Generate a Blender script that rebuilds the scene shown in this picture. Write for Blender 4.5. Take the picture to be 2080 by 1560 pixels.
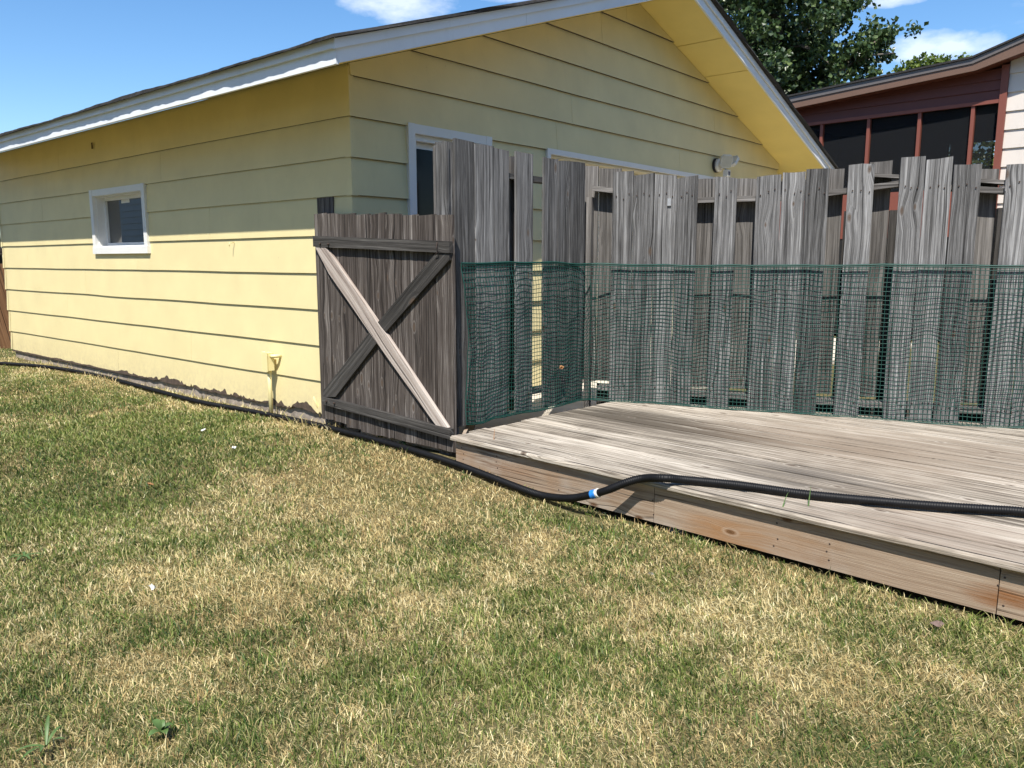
import bpy, math, random
import numpy as np
from mathutils import Matrix, Vector

for o in list(bpy.data.objects): bpy.data.objects.remove(o)
S = bpy.context.scene
C = S.collection
random.seed(7); RNG = np.random.default_rng(11)

# ------------------------------------------------------------------ camera, sky, sun, exposure
F, CX, CY, CAMH = 1595.0, 1040.0, 780.0, 1.2
PITCH = math.atan2(250.5, F)
cam = bpy.data.cameras.new('camera'); camo = bpy.data.objects.new('camera', cam); C.objects.link(camo)
camo.location = (0, 0, CAMH); camo.rotation_euler = (math.pi/2 - PITCH, 0, 0)
cam.sensor_width = 36; cam.lens = F/2080*36; cam.clip_start = .05; cam.clip_end = 2000
S.camera = camo

SUN = Vector((-.343, -1.942, 2.97)).normalized()          # direction to the sun
EL = math.asin(SUN.z); AZ = math.atan2(SUN.x, SUN.y)
W = bpy.data.worlds.new('World'); S.world = W; W.use_nodes = True
nt = W.node_tree; nt.nodes.clear()
def wn(t, **k):
    n = nt.nodes.new(t)
    for a, b in k.items(): setattr(n, a, b)
    return n
sky = wn('ShaderNodeTexSky', sky_type='NISHITA', sun_disc=False)
sky.sun_elevation = EL; sky.sun_rotation = AZ; sky.air_density = 1.0; sky.dust_density = .3; sky.ozone_density = 3.0; sky.altitude = 300
tc = wn('ShaderNodeTexCoord'); mp = wn('ShaderNodeMapping'); mp.inputs['Scale'].default_value = (1, 1, 3.4)
nz = wn('ShaderNodeTexNoise'); nz.inputs['Scale'].default_value = 2.6; nz.inputs['Detail'].default_value = 7; nz.inputs['Roughness'].default_value = .58
cr = wn('ShaderNodeValToRGB'); cr.color_ramp.elements[0].position = .58; cr.color_ramp.elements[1].position = .82
cr.color_ramp.elements[1].color = (.8, .8, .8, 1)
mp.inputs['Location'].default_value = (.35, .1, .2)
mix = wn('ShaderNodeMix', data_type='RGBA'); mix.inputs[7].default_value = (7.2, 7.5, 8.0, 1)
bg = wn('ShaderNodeBackground'); bg.inputs['Strength'].default_value = .12
out = wn('ShaderNodeOutputWorld'); L = nt.links.new
L(tc.outputs['Generated'], mp.inputs['Vector']); L(mp.outputs['Vector'], nz.inputs['Vector']); L(nz.outputs['Fac'], cr.inputs['Fac'])
hs_ = wn('ShaderNodeHueSaturation'); hs_.inputs['Saturation'].default_value = 1.2; L(sky.outputs['Color'], hs_.inputs['Color'])
def wm(op, a, b=None, clamp=False):
    n = wn('ShaderNodeMath', operation=op, use_clamp=clamp)
    for i, q in enumerate((a, b)):
        if q is None: continue
        if isinstance(q, (int, float)): n.inputs[i].default_value = q
        else: L(q, n.inputs[i])
    return n.outputs[0]
def cloud(az, el, w, h):                      # a drifting flat cloud: soft ellipse in direction space, broken up by noise
    c_ = Vector((math.sin(az)*math.cos(el), math.cos(az)*math.cos(el), math.sin(el))); r_ = Vector((math.cos(az), -math.sin(az), 0)); u_ = r_.cross(c_)
    def dot(q): n = wn('ShaderNodeVectorMath', operation='DOT_PRODUCT'); L(tc.outputs['Generated'], n.inputs[0]); n.inputs[1].default_value = q; return n.outputs['Value']
    front = wm('GREATER_THAN', dot(c_), 0.)
    d = wm('ADD', wm('POWER', wm('DIVIDE', wm('ABSOLUTE', dot(r_)), w), 2.), wm('POWER', wm('DIVIDE', wm('ABSOLUTE', dot(u_)), h), 2.))
    k = wm('SUBTRACT', 1.0, wm('ADD', wm('MULTIPLY', d, .85), wm('MULTIPLY', wm('SUBTRACT', nz2.outputs['Fac'], .42), 3.0)), True)
    return wm('MULTIPLY', wm('MULTIPLY', k, 1.15, True), wm('MULTIPLY', front, .58))
nz2 = wn('ShaderNodeTexNoise'); nz2.inputs['Scale'].default_value = 15; nz2.inputs['Detail'].default_value = 6; nz2.inputs['Roughness'].default_value = .55
mp2 = wn('ShaderNodeMapping'); mp2.inputs['Scale'].default_value = (1, 1, 2.2); L(tc.outputs['Generated'], mp2.inputs['Vector']); L(mp2.outputs['Vector'], nz2.inputs['Vector'])
fac = wm('MULTIPLY', cr.outputs['Color'], .55)
for q in ((.486, .222, .082, .020), (-.141, .296, .085, .022), (.43, .272, .035, .007), (-.02, .31, .05, .016), (-.9, .42, .14, .03), (1.1, .30, .13, .03), (1.9, .4, .16, .04), (-2.0, .35, .15, .035), (3.0, .45, .2, .04)):
    fac = wm('MAXIMUM', fac, cloud(*q))
L(fac, mix.inputs[0]); L(hs_.outputs['Color'], mix.inputs[6]); L(mix.outputs[2], bg.inputs['Color']); L(bg.outputs[0], out.inputs[0])

sl = bpy.data.lights.new('sun', 'SUN'); sl.energy = 5.0; sl.angle = math.radians(.53); sl.color = (1, .955, .88)
so = bpy.data.objects.new('sun', sl); C.objects.link(so); so.location = (0, -5, 12)
so.rotation_euler = SUN.to_track_quat('Z', 'Y').to_euler()
S.view_settings.view_transform = 'Standard'; S.view_settings.look = 'None'
S.view_settings.exposure = .62; S.view_settings.gamma = 1; S.view_settings.use_curve_mapping = False

# ------------------------------------------------------------------ geometry helpers
cP, sP = math.cos(PITCH), math.sin(PITCH)
def ray(x, y):
    a, b = (x-CX)/F, (y-CY)/F
    return Vector((a, cP - b*sP, -sP - b*cP))
EYE = Vector((0, 0, CAMH))
def hit(x, y, p0, n):
    r = ray(x, y); return EYE + r*((p0-EYE).dot(n)/r.dot(n))
def atz(x, y, z):
    r = ray(x, y); return EYE + r*((z-CAMH)/r.z)
UP = Vector((0, 0, 1))

def tag(o, label=None, cat=None, group=None, kind=None):
    if label: o['label'] = label
    if cat: o['category'] = cat
    if group: o['group'] = group
    if kind: o['kind'] = kind
    return o
def thing(name, loc, label, cat, group=None):
    o = bpy.data.objects.new(name, None); C.objects.link(o); o.location = loc; o.empty_display_size = .1
    return tag(o, label, cat, group)
def wloc(o):
    v = Vector((0, 0, 0))
    while o is not None: v = v + o.location; o = o.parent
    return v
def link(name, me, mat, parent=None, org=None):
    """links a mesh whose vertices are in world coordinates; its origin moves to org"""
    if org is None:
        co = np.empty(len(me.vertices)*3, np.float32); me.vertices.foreach_get('co', co); co = co.reshape(-1, 3)
        org = Vector((*((co.min(0)+co.max(0))/2)[:2], co.min(0)[2])) if len(co) else Vector()
    me.transform(Matrix.Translation(-Vector(org)))
    o = bpy.data.objects.new(name, me); C.objects.link(o)
    if mat: me.materials.append(mat)
    if parent is not None:
        o.parent = parent; o.location = Vector(org) - wloc(parent)
    else: o.location = org
    return o
def mesh(name, V, Fc, mat, parent=None, uv=None, smooth=False):
    me = bpy.data.meshes.new(name); me.from_pydata([tuple(v) for v in V], [], Fc)
    if uv is not None:
        lay = me.uv_layers.new(name='grain')
        li = np.empty(len(me.loops), np.int32); me.loops.foreach_get('vertex_index', li)
        lay.data.foreach_set('uv', np.asarray(uv, np.float32)[li].ravel())
    if smooth: me.polygons.foreach_set('use_smooth', [True]*len(me.polygons))
    me.update()
    return link(name, me, mat, parent)
def box(name, p, ax, ay, az, mat, parent=None):
    """p corner, three edge vectors"""
    V = [p, p+ax, p+ax+ay, p+ay, p+az, p+ax+az, p+ax+ay+az, p+ay+az]
    Fc = [(0,3,2,1), (4,5,6,7), (0,1,5,4), (1,2,6,5), (2,3,7,6), (3,0,4,7)]
    if ax.cross(ay).dot(az) < 0: Fc = [f[::-1] for f in Fc]
    e = max((ax, ay, az), key=lambda q: q.length).normalized(); r1, r2 = random.random()*40, random.random()*40
    uv = [((v-p).dot(e)+r1, sum((v-p).dot(a.normalized()) for a in (ax, ay, az)) - (v-p).dot(e)+r2) for v in V]
    return mesh(name, V, Fc, mat, parent, uv)
def prism(name, pts, n, th, mat, parent=None, axis=None, rev=False):
    """polygon pts (front face), extruded backwards by th along -n"""
    k = len(pts); V = list(pts) + [q - n*th for q in pts]
    nn = Vector((0, 0, 0))
    for i in range(k): nn += pts[i].cross(pts[(i+1) % k])
    f = list(range(k))
    if nn.dot(n) < 0: f = f[::-1]
    Fc = [tuple(f), tuple(q+k for q in f[::-1])]
    for i in range(k):
        a, b = f[i], f[(i+1) % k]; Fc.append((a, a+k, b+k, b))
    if axis is None: axis = max(((pts[(i+1) % k]-pts[i]) for i in range(k)), key=lambda q: q.length).normalized()
    w = n.cross(axis).normalized(); r1, r2 = random.random()*40, random.random()*40
    uv = [(v.dot(axis)+r1, v.dot(w)+v.dot(n)+r2) for v in V]
    return mesh(name, V, Fc, mat, parent, uv)
def board(name, p, al, ln, aw, wd, n, th, mat, parent, rag=.006, bow=.004, nl=3, nw=2, ragb=None):
    """plank: p = bottom-left corner of its front face, al length dir, aw width dir, n front normal"""
    ragb = rag if ragb is None else ragb
    V, uv = [], []; r1, r2 = random.random()*60, random.random()*60
    bw = random.uniform(-bow, bow); cup = random.uniform(-bow, bow)*.6; sk = random.uniform(-rag, rag)
    off = [[random.uniform(-rag, rag) for _ in range(nw+1)] for _ in range(2)]
    side = [[random.uniform(-.0025, .0025) for _ in range(nl+1)] for _ in range(2)]
    for d in (0, 1):
        for i in range(nl+1):
            for j in range(nw+1):
                f, g = i/nl, j/nw
                l = f*ln + (off[0][j]*(ragb/max(rag, 1e-6)) if i == 0 else (off[1][j] + sk*(g-.5)*2 if i == nl else 0))
                w = g*wd + (side[0][i] if j == 0 else side[1][i] if j == nw else 0)
                V.append(p + al*l + aw*w + n*(bw*4*f*(1-f) + cup*4*g*(1-g) - d*th))
                uv.append((l+r1, w+r2+d*th))
    N = (nl+1)*(nw+1); ix = lambda d, i, j: d*N + i*(nw+1)+j; Fc = []
    for i in range(nl):
        for j in range(nw):
            Fc.append((ix(0,i,j), ix(0,i,j+1), ix(0,i+1,j+1), ix(0,i+1,j))); Fc.append((ix(1,i,j), ix(1,i+1,j), ix(1,i+1,j+1), ix(1,i,j+1)))
        Fc.append((ix(0,i,0), ix(0,i+1,0), ix(1,i+1,0), ix(1,i,0))); Fc.append((ix(0,i,nw), ix(1,i,nw), ix(1,i+1,nw), ix(0,i+1,nw)))
    for j in range(nw):
        Fc.append((ix(0,0,j), ix(1,0,j), ix(1,0,j+1), ix(0,0,j+1))); Fc.append((ix(0,nl,j), ix(0,nl,j+1), ix(1,nl,j+1), ix(1,nl,j)))
    if aw.cross(al).dot(n) < 0: Fc = [f[::-1] for f in Fc]
    return mesh(name, V, Fc, mat, parent, uv)
def tube_arrays(path, rad, seg=10, closed_ends=True):
    path = [Vector(q) for q in path]; V, Fc = [], []
    rad = rad if hasattr(rad, '__len__') else [rad]*len(path)
    up = UP
    for i, p in enumerate(path):
        t = (path[min(i+1, len(path)-1)] - path[max(i-1, 0)]).normalized()
        a = t.cross(up)
        a = a.normalized() if a.length > 1e-3 else t.cross(Vector((1, 0, 0))).normalized()
        b = a.cross(t)
        for k in range(seg):
            th = 2*math.pi*k/seg; V.append(p + (a*math.cos(th)+b*math.sin(th))*rad[i])
    for i in range(len(path)-1):
        for k in range(seg):
            k2 = (k+1) % seg; Fc.append((i*seg+k, (i+1)*seg+k, (i+1)*seg+k2, i*seg+k2))
    if closed_ends:
        Fc.append(tuple(range(seg))); Fc.append(tuple((len(path)-1)*seg+k for k in range(seg))[::-1])
    return V, Fc
def tube(name, path, rad, mat, parent=None, seg=10, smooth=True):
    V, Fc = tube_arrays(path, rad, seg); return mesh(name, V, Fc, mat, parent, None, smooth)
def spline(pts, step=.05):
    P = [Vector(q) for q in pts]; P = [P[0]*2-P[1]] + P + [P[-1]*2-P[-2]]; res = []
    for i in range(1, len(P)-2):
        a, b, c, d = P[i-1:i+3]; n = max(1, int((c-b).length/step))
        for k in range(n):
            t = k/n; res.append(.5*((2*b)+(c-a)*t+(2*a-5*b+4*c-d)*t*t+(3*b-a-3*c+d)*t**3))
    res.append(P[-2]); return res
def vnoise(x, y, seed=0):
    """smooth value noise in numpy, 0..1"""
    xi, yi = np.floor(x).astype(np.int64), np.floor(y).astype(np.int64); fx, fy = x-xi, y-yi
    def h(a, b):
        n = (a*374761393 + b*668265263 + seed*974634777) & 0x7fffffff
        n = ((n ^ (n >> 13))*1274126177) & 0x7fffffff
        return ((n ^ (n >> 16)) & 0xffff)/65535.
    fx, fy = fx*fx*(3-2*fx), fy*fy*(3-2*fy)
    return (h(xi,yi)*(1-fx)+h(xi+1,yi)*fx)*(1-fy) + (h(xi,yi+1)*(1-fx)+h(xi+1,yi+1)*fx)*fy
def fbm(x, y, seed=0, octv=4):
    x, y = np.asarray(x, float), np.asarray(y, float); s, a, t = 0, 1, 0
    for k in range(octv): s = s + a*vnoise(x*2**k+17.3*k, y*2**k+5.1*k, seed+k); t += a; a *= .55
    return s/t

# ------------------------------------------------------------------ materials
def newmat(name):
    m = bpy.data.materials.new(name); m.use_nodes = True; t = m.node_tree
    return m, t, t.nodes['Principled BSDF']
def nd(t, typ, **k):
    n = t.nodes.new(typ)
    for a, b in k.items():
        if a.startswith('i_'): n.inputs[a[2:].replace('_', ' ')].default_value = b
        else: setattr(n, a, b)
    return n
def ramp(t, fac, stops):
    r = nd(t, 'ShaderNodeValToRGB'); e = r.color_ramp.elements
    while len(e) < len(stops): e.new(.5)
    for q, (p, c) in zip(e, stops): q.position = p; q.color = (*c, 1) if len(c) == 3 else c
    t.links.new(fac, r.inputs['Fac']); return r.outputs['Color']
def mathn(t, op, a, b=None, c=None, clamp=False):
    n = nd(t, 'ShaderNodeMath', operation=op, use_clamp=clamp)
    for i, q in enumerate((a, b, c)):
        if q is None: continue
        if isinstance(q, (int, float)): n.inputs[i].default_value = q
        else: t.links.new(q, n.inputs[i])
    return n.outputs[0]
def mixc(t, fac, a, b, blend='MIX'):
    n = nd(t, 'ShaderNodeMix', data_type='RGBA', blend_type=blend)
    for i, q in ((0, fac), (6, a), (7, b)):
        if isinstance(q, (int, float)): n.inputs[i].default_value = q
        elif isinstance(q, tuple): n.inputs[i].default_value = (*q, 1)
        else: t.links.new(q, n.inputs[i])
    return n.outputs[2]
def noise(t, vec, scale, detail=4, rough=.55):
    n = nd(t, 'ShaderNodeTexNoise'); n.inputs['Scale'].default_value = scale; n.inputs['Detail'].default_value = detail
    n.inputs['Roughness'].default_value = rough
    if vec is not None: t.links.new(vec, n.inputs['Vector'])
    return n.outputs['Fac']
def plain(name, col, rough=.6, var=.06, scale=6, bump=0, spec=.4, metal=0):
    m, t, b = newmat(name); g = nd(t, 'ShaderNodeNewGeometry').outputs['Position']
    f = noise(t, g, scale, 5); c = ramp(t, f, [(.25, tuple(q*(1-var) for q in col)), (.75, tuple(min(1, q*(1+var)) for q in col))])
    t.links.new(c, b.inputs['Base Color']); b.inputs['Roughness'].default_value = rough
    b.inputs['Specular IOR Level'].default_value = spec; b.inputs['Metallic'].default_value = metal
    if bump:
        bp = nd(t, 'ShaderNodeBump'); bp.inputs['Strength'].default_value = bump; bp.inputs['Distance'].default_value = .004
        t.links.new(noise(t, g, scale*12, 4), bp.inputs['Height']); t.links.new(bp.outputs[0], b.inputs['Normal'])
    return m
def wood(name, stops, knot=(.10, .07, .05), knots=.35, vary=.35, rough=.85, bump=.5, fib=.3, stain=None, ksize=.12, gain=2.1, spots=None):
    """weathered wood; UV 'grain': u metres along the plank, v metres across"""
    m, t, b = newmat(name); ln = t.links.new
    uv = nd(t, 'ShaderNodeUVMap', uv_map='grain').outputs[0]; sp = nd(t, 'ShaderNodeSeparateXYZ'); ln(uv, sp.inputs[0])
    rnd = nd(t, 'ShaderNodeObjectInfo').outputs['Random']; rz = mathn(t, 'MULTIPLY', rnd, 37.)
    def vec(sx, sy, y=None):
        c = nd(t, 'ShaderNodeCombineXYZ'); ln(mathn(t, 'MULTIPLY', sp.outputs[0], sx), c.inputs[0])
        ln(mathn(t, 'MULTIPLY', y or sp.outputs[1], sy), c.inputs[1]); ln(rz, c.inputs[2]); return c.outputs[0]
    # knots: sparse voronoi cells; the grain swerves round them
    vo = nd(t, 'ShaderNodeTexVoronoi', feature='F1', voronoi_dimensions='2D'); vo.inputs['Scale'].default_value = 1; ln(vec(3.6, 8.5), vo.inputs['Vector'])
    csep = nd(t, 'ShaderNodeSeparateColor'); ln(vo.outputs['Color'], csep.inputs[0])
    keep = mathn(t, 'LESS_THAN', csep.outputs[0], knots)
    kd = mathn(t, 'ADD', mathn(t, 'MULTIPLY', vo.outputs['Distance'], keep), mathn(t, 'SUBTRACT', 1., keep))
    swerve = mathn(t, 'MULTIPLY', mathn(t, 'SUBTRACT', 1., mathn(t, 'DIVIDE', kd, .5), clamp=True), .022)
    wv = mathn(t, 'MULTIPLY', mathn(t, 'SUBTRACT', noise(t, vec(1.1, 5), 1, 2), .5), .05)
    y2 = mathn(t, 'ADD', mathn(t, 'ADD', sp.outputs[1], wv), swerve)
    g1 = noise(t, vec(.7, 62, y2), 1, 6, .68); g2 = noise(t, vec(5, 300, y2), 1, 3, .65); g3 = noise(t, vec(1.6, 7), 1, 3)
    f = mathn(t, 'ADD', mathn(t, 'MULTIPLY', g1, .62-fib*.3), mathn(t, 'MULTIPLY', g2, fib)); f = mathn(t, 'ADD', f, mathn(t, 'MULTIPLY', g3, .38-fib*.7))
    f = mathn(t, 'ADD', mathn(t, 'MULTIPLY', mathn(t, 'SUBTRACT', f, .5), gain), .5)
    f = mathn(t, 'ADD', f, mathn(t, 'MULTIPLY', mathn(t, 'SUBTRACT', rnd, .5), vary*.6))
    col = ramp(t, f, stops)
    # dark checks (long thin cracks)
    ck = noise(t, vec(.8, 75, y2), 1, 2, .4); ckm = mathn(t, 'MULTIPLY', mathn(t, 'SUBTRACT', .385, ck, clamp=True), 10., clamp=True)
    col = mixc(t, mathn(t, 'MULTIPLY', ckm, .8), col, tuple(q*.35 for q in stops[0][1]))
    if stain:
        g = nd(t, 'ShaderNodeNewGeometry').outputs['Position']
        for (sc, lo, hi, c, am) in stain:
            n_ = mathn(t, 'ADD', mathn(t, 'MULTIPLY', noise(t, g, sc, 4), .75), mathn(t, 'MULTIPLY', g1, .25))
            k_ = mathn(t, 'MULTIPLY', mathn(t, 'DIVIDE', mathn(t, 'SUBTRACT', n_, lo), hi-lo, clamp=True), am)
            col = mixc(t, k_, col, c)
    for (pos, rad_, c, am) in (spots or []):
        g = nd(t, 'ShaderNodeNewGeometry').outputs['Position']; sb = nd(t, 'ShaderNodeVectorMath', operation='SUBTRACT'); ln(g, sb.inputs[0]); sb.inputs[1].default_value = pos
        def dt(q): n_ = nd(t, 'ShaderNodeVectorMath', operation='DOT_PRODUCT'); ln(sb.outputs[0], n_.inputs[0]); n_.inputs[1].default_value = q; return n_.outputs['Value']
        al_, pe_, up_ = dt((.7233, -.6905, 0)), dt((.6905, .7233, 0)), dt((0, 0, 1))
        d_ = mathn(t, 'SQRT', mathn(t, 'ADD', mathn(t, 'ADD', mathn(t, 'POWER', mathn(t, 'ABSOLUTE', mathn(t, 'DIVIDE', al_, rad_*1.7)), 2.), mathn(t, 'POWER', mathn(t, 'ABSOLUTE', mathn(t, 'DIVIDE', pe_, rad_*.8)), 2.)), mathn(t, 'POWER', mathn(t, 'ABSOLUTE', mathn(t, 'DIVIDE', up_, rad_*.55)), 2.)))
        st_ = noise(t, vec(1.4, 30, y2), 1, 4, .7)
        k_ = mathn(t, 'ADD', mathn(t, 'SUBTRACT', .85, mathn(t, 'MULTIPLY', d_, .7)), mathn(t, 'ADD', mathn(t, 'MULTIPLY', mathn(t, 'SUBTRACT', st_, .5), 2.6), mathn(t, 'MULTIPLY', mathn(t, 'SUBTRACT', rnd, .5), .7)), clamp=True)
        k_ = mathn(t, 'MULTIPLY', mathn(t, 'MULTIPLY', k_, mathn(t, 'MULTIPLY', mathn(t, 'SUBTRACT', 1.3, d_, clamp=True), 2.5, clamp=True)), am*2.7, clamp=True)
        col = mixc(t, k_, col, c)
    ksz = mathn(t, 'MULTIPLY', mathn(t, 'ADD', .3, csep.outputs[1]), ksize)
    kk = mathn(t, 'SUBTRACT', 1., mathn(t, 'DIVIDE', kd, ksz), clamp=True)
    ring = mathn(t, 'MULTIPLY', mathn(t, 'SINE', mathn(t, 'MULTIPLY', kd, 130.)), .25)
    col = mixc(t, mathn(t, 'MULTIPLY', mathn(t, 'ADD', mathn(t, 'MULTIPLY', kk, 1.5, clamp=True), mathn(t, 'MULTIPLY', ring, kk)), .85, clamp=True), col, knot)
    halo = mathn(t, 'MULTIPLY', mathn(t, 'SUBTRACT', 1., mathn(t, 'DIVIDE', mathn(t, 'ABSOLUTE', mathn(t, 'SUBTRACT', kd, ksz)), ksize*.30), clamp=True), mathn(t, 'MULTIPLY', csep.outputs[2], .38))
    col = mixc(t, halo, col, stops[-1][1])
    ln(col, b.inputs['Base Color']); b.inputs['Roughness'].default_value = rough; b.inputs['Specular IOR Level'].default_value = .25
    bp = nd(t, 'ShaderNodeBump'); bp.inputs['Strength'].default_value = bump; bp.inputs['Distance'].default_value = .003
    ln(mathn(t, 'SUBTRACT', mathn(t, 'ADD', g1, g2), mathn(t, 'MULTIPLY', ckm, .8)), bp.inputs['Height']); ln(bp.outputs[0], b.inputs['Normal'])
    return m
def painted(name, col, under, peel=.0, rough=.5, var=.035, dirt=.12, bump=.15, splash=0):
    m, t, b = newmat(name); g = nd(t, 'ShaderNodeNewGeometry').outputs['Position']; ln = t.links.new
    mpn = nd(t, 'ShaderNodeMapping'); mpn.inputs['Scale'].default_value = (1, 1, .35); ln(g, mpn.inputs['Vector'])
    c = ramp(t, noise(t, g, 3., 5), [(.3, tuple(q*(1-var) for q in col)), (.7, tuple(min(.98, q*(1+var)) for q in col))])
    d = mathn(t, 'MULTIPLY', mathn(t, 'SUBTRACT', noise(t, mpn.outputs[0], 9, 6, .65), .56, clamp=True), dirt*9, clamp=True)
    c = mixc(t, d, c, tuple(q*.62 for q in col))
    if splash:        # mud splashed up from the ground
        sz = nd(t, 'ShaderNodeSeparateXYZ'); ln(g, sz.inputs[0])
        hgt_ = mathn(t, 'SUBTRACT', 1., mathn(t, 'DIVIDE', sz.outputs[2], .42), clamp=True)
        c = mixc(t, mathn(t, 'MULTIPLY', mathn(t, 'MULTIPLY', mathn(t, 'POWER', hgt_, 1.6), mathn(t, 'MULTIPLY', mathn(t, 'SUBTRACT', noise(t, g, 24, 6, .7), .36, clamp=True), 4., clamp=True)), splash), c, (.36, .29, .20))
    sp = mathn(t, 'MULTIPLY', mathn(t, 'SUBTRACT', noise(t, g, 42, 3, .6), .70, clamp=True), 12., clamp=True)
    c = mixc(t, mathn(t, 'MULTIPLY', sp, .5), c, tuple(q*.55 for q in col))
    if peel:
        p = mathn(t, 'GREATER_THAN', noise(t, g, 11, 8, .72), 1-peel); c = mixc(t, p, c, under)
    ln(c, b.inputs['Base Color']); b.inputs['Roughness'].default_value = rough; b.inputs['Specular IOR Level'].default_value = .35
    bp = nd(t, 'ShaderNodeBump'); bp.inputs['Strength'].default_value = bump; bp.inputs['Distance'].default_value = .003
    ln(noise(t, g, 55, 5), bp.inputs['Height']); ln(bp.outputs[0], b.inputs['Normal'])
    return m
def glass(name, col=(.006, .008, .01), rough=.015, ior=1.9):
    m, t, b = newmat(name); b.inputs['Base Color'].default_value = (*col, 1); b.inputs['Roughness'].default_value = rough; b.inputs['IOR'].default_value = ior
    g = nd(t, 'ShaderNodeNewGeometry').outputs['Position']; bp = nd(t, 'ShaderNodeBump'); bp.inputs['Strength'].default_value = .012; bp.inputs['Distance'].default_value = .02
    t.links.new(noise(t, g, 2.5, 1), bp.inputs['Height']); t.links.new(bp.outputs[0], b.inputs['Normal']); return m

M = {}
SKN = Vector((-.6905, -.7233, 0)); SKP = atz(918, 886, .15) - SKN*.032
M['yellow'] = painted('yellow_paint', (.725, .620, .335), (.2, .15, .1), dirt=.06, splash=.5, var=.05)
M['yellow_bounce'] = painted('yellow_paint_bounce', (.86, .69, .24), (.2, .15, .1), dirt=.03)  # brighter copy of the wall yellow, with bounced light put into the colour
M['rot_lap_shade'] = plain('rotten_hardboard_lap_shade', (.085, .06, .045), .95, .5, 30, 1.2)  # rotten board; also painted under the laps as their shade line
M['white'] = painted('white_paint', (.74, .76, .78), (.30, .27, .24), peel=.26, rough=.45)
M['white_clean'] = painted('white_trim_paint', (.75, .745, .72), (.3, .27, .24), rough=.4, dirt=.08)
M['cream'] = painted('cream_door_paint', (.72, .66, .50), (.3, .27, .24), rough=.4)
M['shingle'] = plain('asphalt_shingle', (.035, .033, .032), .95, .5, 40, 1)
M['concrete'] = plain('concrete', (.31, .265, .22), .95, .4, 16, 1.0); M['slab'] = plain('pale_concrete', (.58, .52, .43), .9, .15, 5, .5)
M['glass'] = glass('window_glass', ior=2.3); M['dark_glass'] = glass('dark_door_glass', (.003, .0035, .005), .08, 1.25)
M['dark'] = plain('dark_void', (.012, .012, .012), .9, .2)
M['fence'] = wood('weathered_grey_board', [(.08, (.018, .0175, .0172)), (.36, (.078, .0760, .0745)), (.62, (.165, .162, .160)), (.95, (.36, .356, .352))], knots=.24, vary=.5, fib=.36, bump=1.0, gain=3.1)
M['fence_back'] = wood('sheltered_grey_board', [(.08, (.026, .024, .022)), (.36, (.090, .083, .077)), (.62, (.168, .157, .147)), (.95, (.33, .312, .297))], knots=.2, vary=.3, gain=2.8)
M['gate'] = wood('dark_grey_gate_board', [(.08, (.012, .009, .008)), (.36, (.050, .040, .034)), (.62, (.110, .093, .082)), (.95, (.32, .29, .265))], knots=.45, vary=.34, fib=.36, bump=1.0, gain=3.0)
M['gate_dark'] = wood('charcoal_rail_wood', [(.15, (.012, .011, .010)), (.40, (.034, .031, .028)), (.60, (.066, .061, .056)), (.90, (.20, .19, .175))], knots=.15, vary=.2, bump=.9)
M['gate_light'] = wood('pale_brace_wood', [(.22, (.16, .12, .10)), (.42, (.36, .30, .26)), (.58, (.48, .42, .37)), (.80, (.60, .54, .49))], knots=.1, vary=.1)
M['deck'] = wood('silvered_deck_board', [(.06, (.060, .048, .037)), (.34, (.215, .182, .142)), (.60, (.42, .367, .298)), (.90, (.68, .615, .52))], knots=.16, vary=.42, fib=.34, gain=3.7, bump=1.0,
                 stain=[(1.1, .50, .62, (.12, .10, .078), .34), (.8, .50, .62, (.24, .175, .12), .32), (1.6, .52, .64, (.60, .54, .45), .34)],
                 spots=[(tuple(atz(px, py, .15)), r_, c_, a_) for px, py, r_, c_, a_ in ((1250,848,.42,(.085,.072,.056),.5),(1120,838,.30,(.10,.085,.066),.4),(1420,875,.40,(.10,.082,.062),.45),(1680,900,.5,(.21,.16,.115),.24),(1950,920,.7,(.24,.185,.135),.24),(1880,1080,.4,(.26,.195,.145),.22),(1640,965,.3,(.11,.095,.08),.35))])
M['skirt'] = wood('tan_skirt_board', [(.12, (.12, .075, .045)), (.38, (.25, .175, .118)), (.60, (.35, .265, .19)), (.88, (.47, .385, .30))], knot=(.10, .045, .016), knots=.22, vary=.12, fib=.26, ksize=.20, gain=1.7,
                  stain=[(2.0, .53, .64, (.25, .13, .055), .5), (1.4, .52, .64, (.40, .36, .31), .7)],
                  spots=[(tuple(hit(px, py, SKP, SKN)), r_, c_, a_) for px, py, r_, c_, a_ in ((985,922,.14,(.045,.020,.011),.6),(1030,946,.17,(.22,.115,.055),.34),(1468,1080,.13,(.30,.155,.065),.34),(1560,1098,.13,(.28,.16,.08),.22),(2055,1222,.09,(.22,.10,.04),.45))])
M['net'] = plain('green_plastic', (.006, .052, .040), .45, .3, 14, 0, .45)
M['hose'] = plain('black_plastic', (.006, .006, .0068), .5, .3, 20, 0, .22)
M['tape'] = plain('blue_tape', (.02, .20, .62), .5, .15, 60)
M['black'] = plain('black_rubber', (.02, .02, .022), .6, .2)
M['metal'] = plain('galvanised_metal', (.5, .5, .5), .45, .15, 30, 0, .5, .6)
M['rust'] = plain('rusty_nail', (.05, .032, .025), .8, .4, 40)
M['plastic_white'] = plain('white_plastic', (.70, .69, .65), .4, .05, 8)
M['lens'] = plain('grey_lens', (.12, .13, .15), .15, .1, 8)
M['lamp_face'] = plain('lamp_cover', (.55, .53, .45), .35, .06, 20)
M['pvc'] = painted('yellow_conduit_paint', (.76, .66, .34), (.5, .5, .48), peel=.24, rough=.4)
M['maroon'] = painted('maroon_paint', (.130, .042, .030), (.1, .03, .02), rough=.5)
M['maroon_frame'] = painted('maroon_frame_paint', (.20, .065, .045), (.1, .03, .02), rough=.5)
M['brown_fascia'] = painted('brown_fascia_paint', (.155, .092, .064), (.1, .07, .05), rough=.5)
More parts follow.
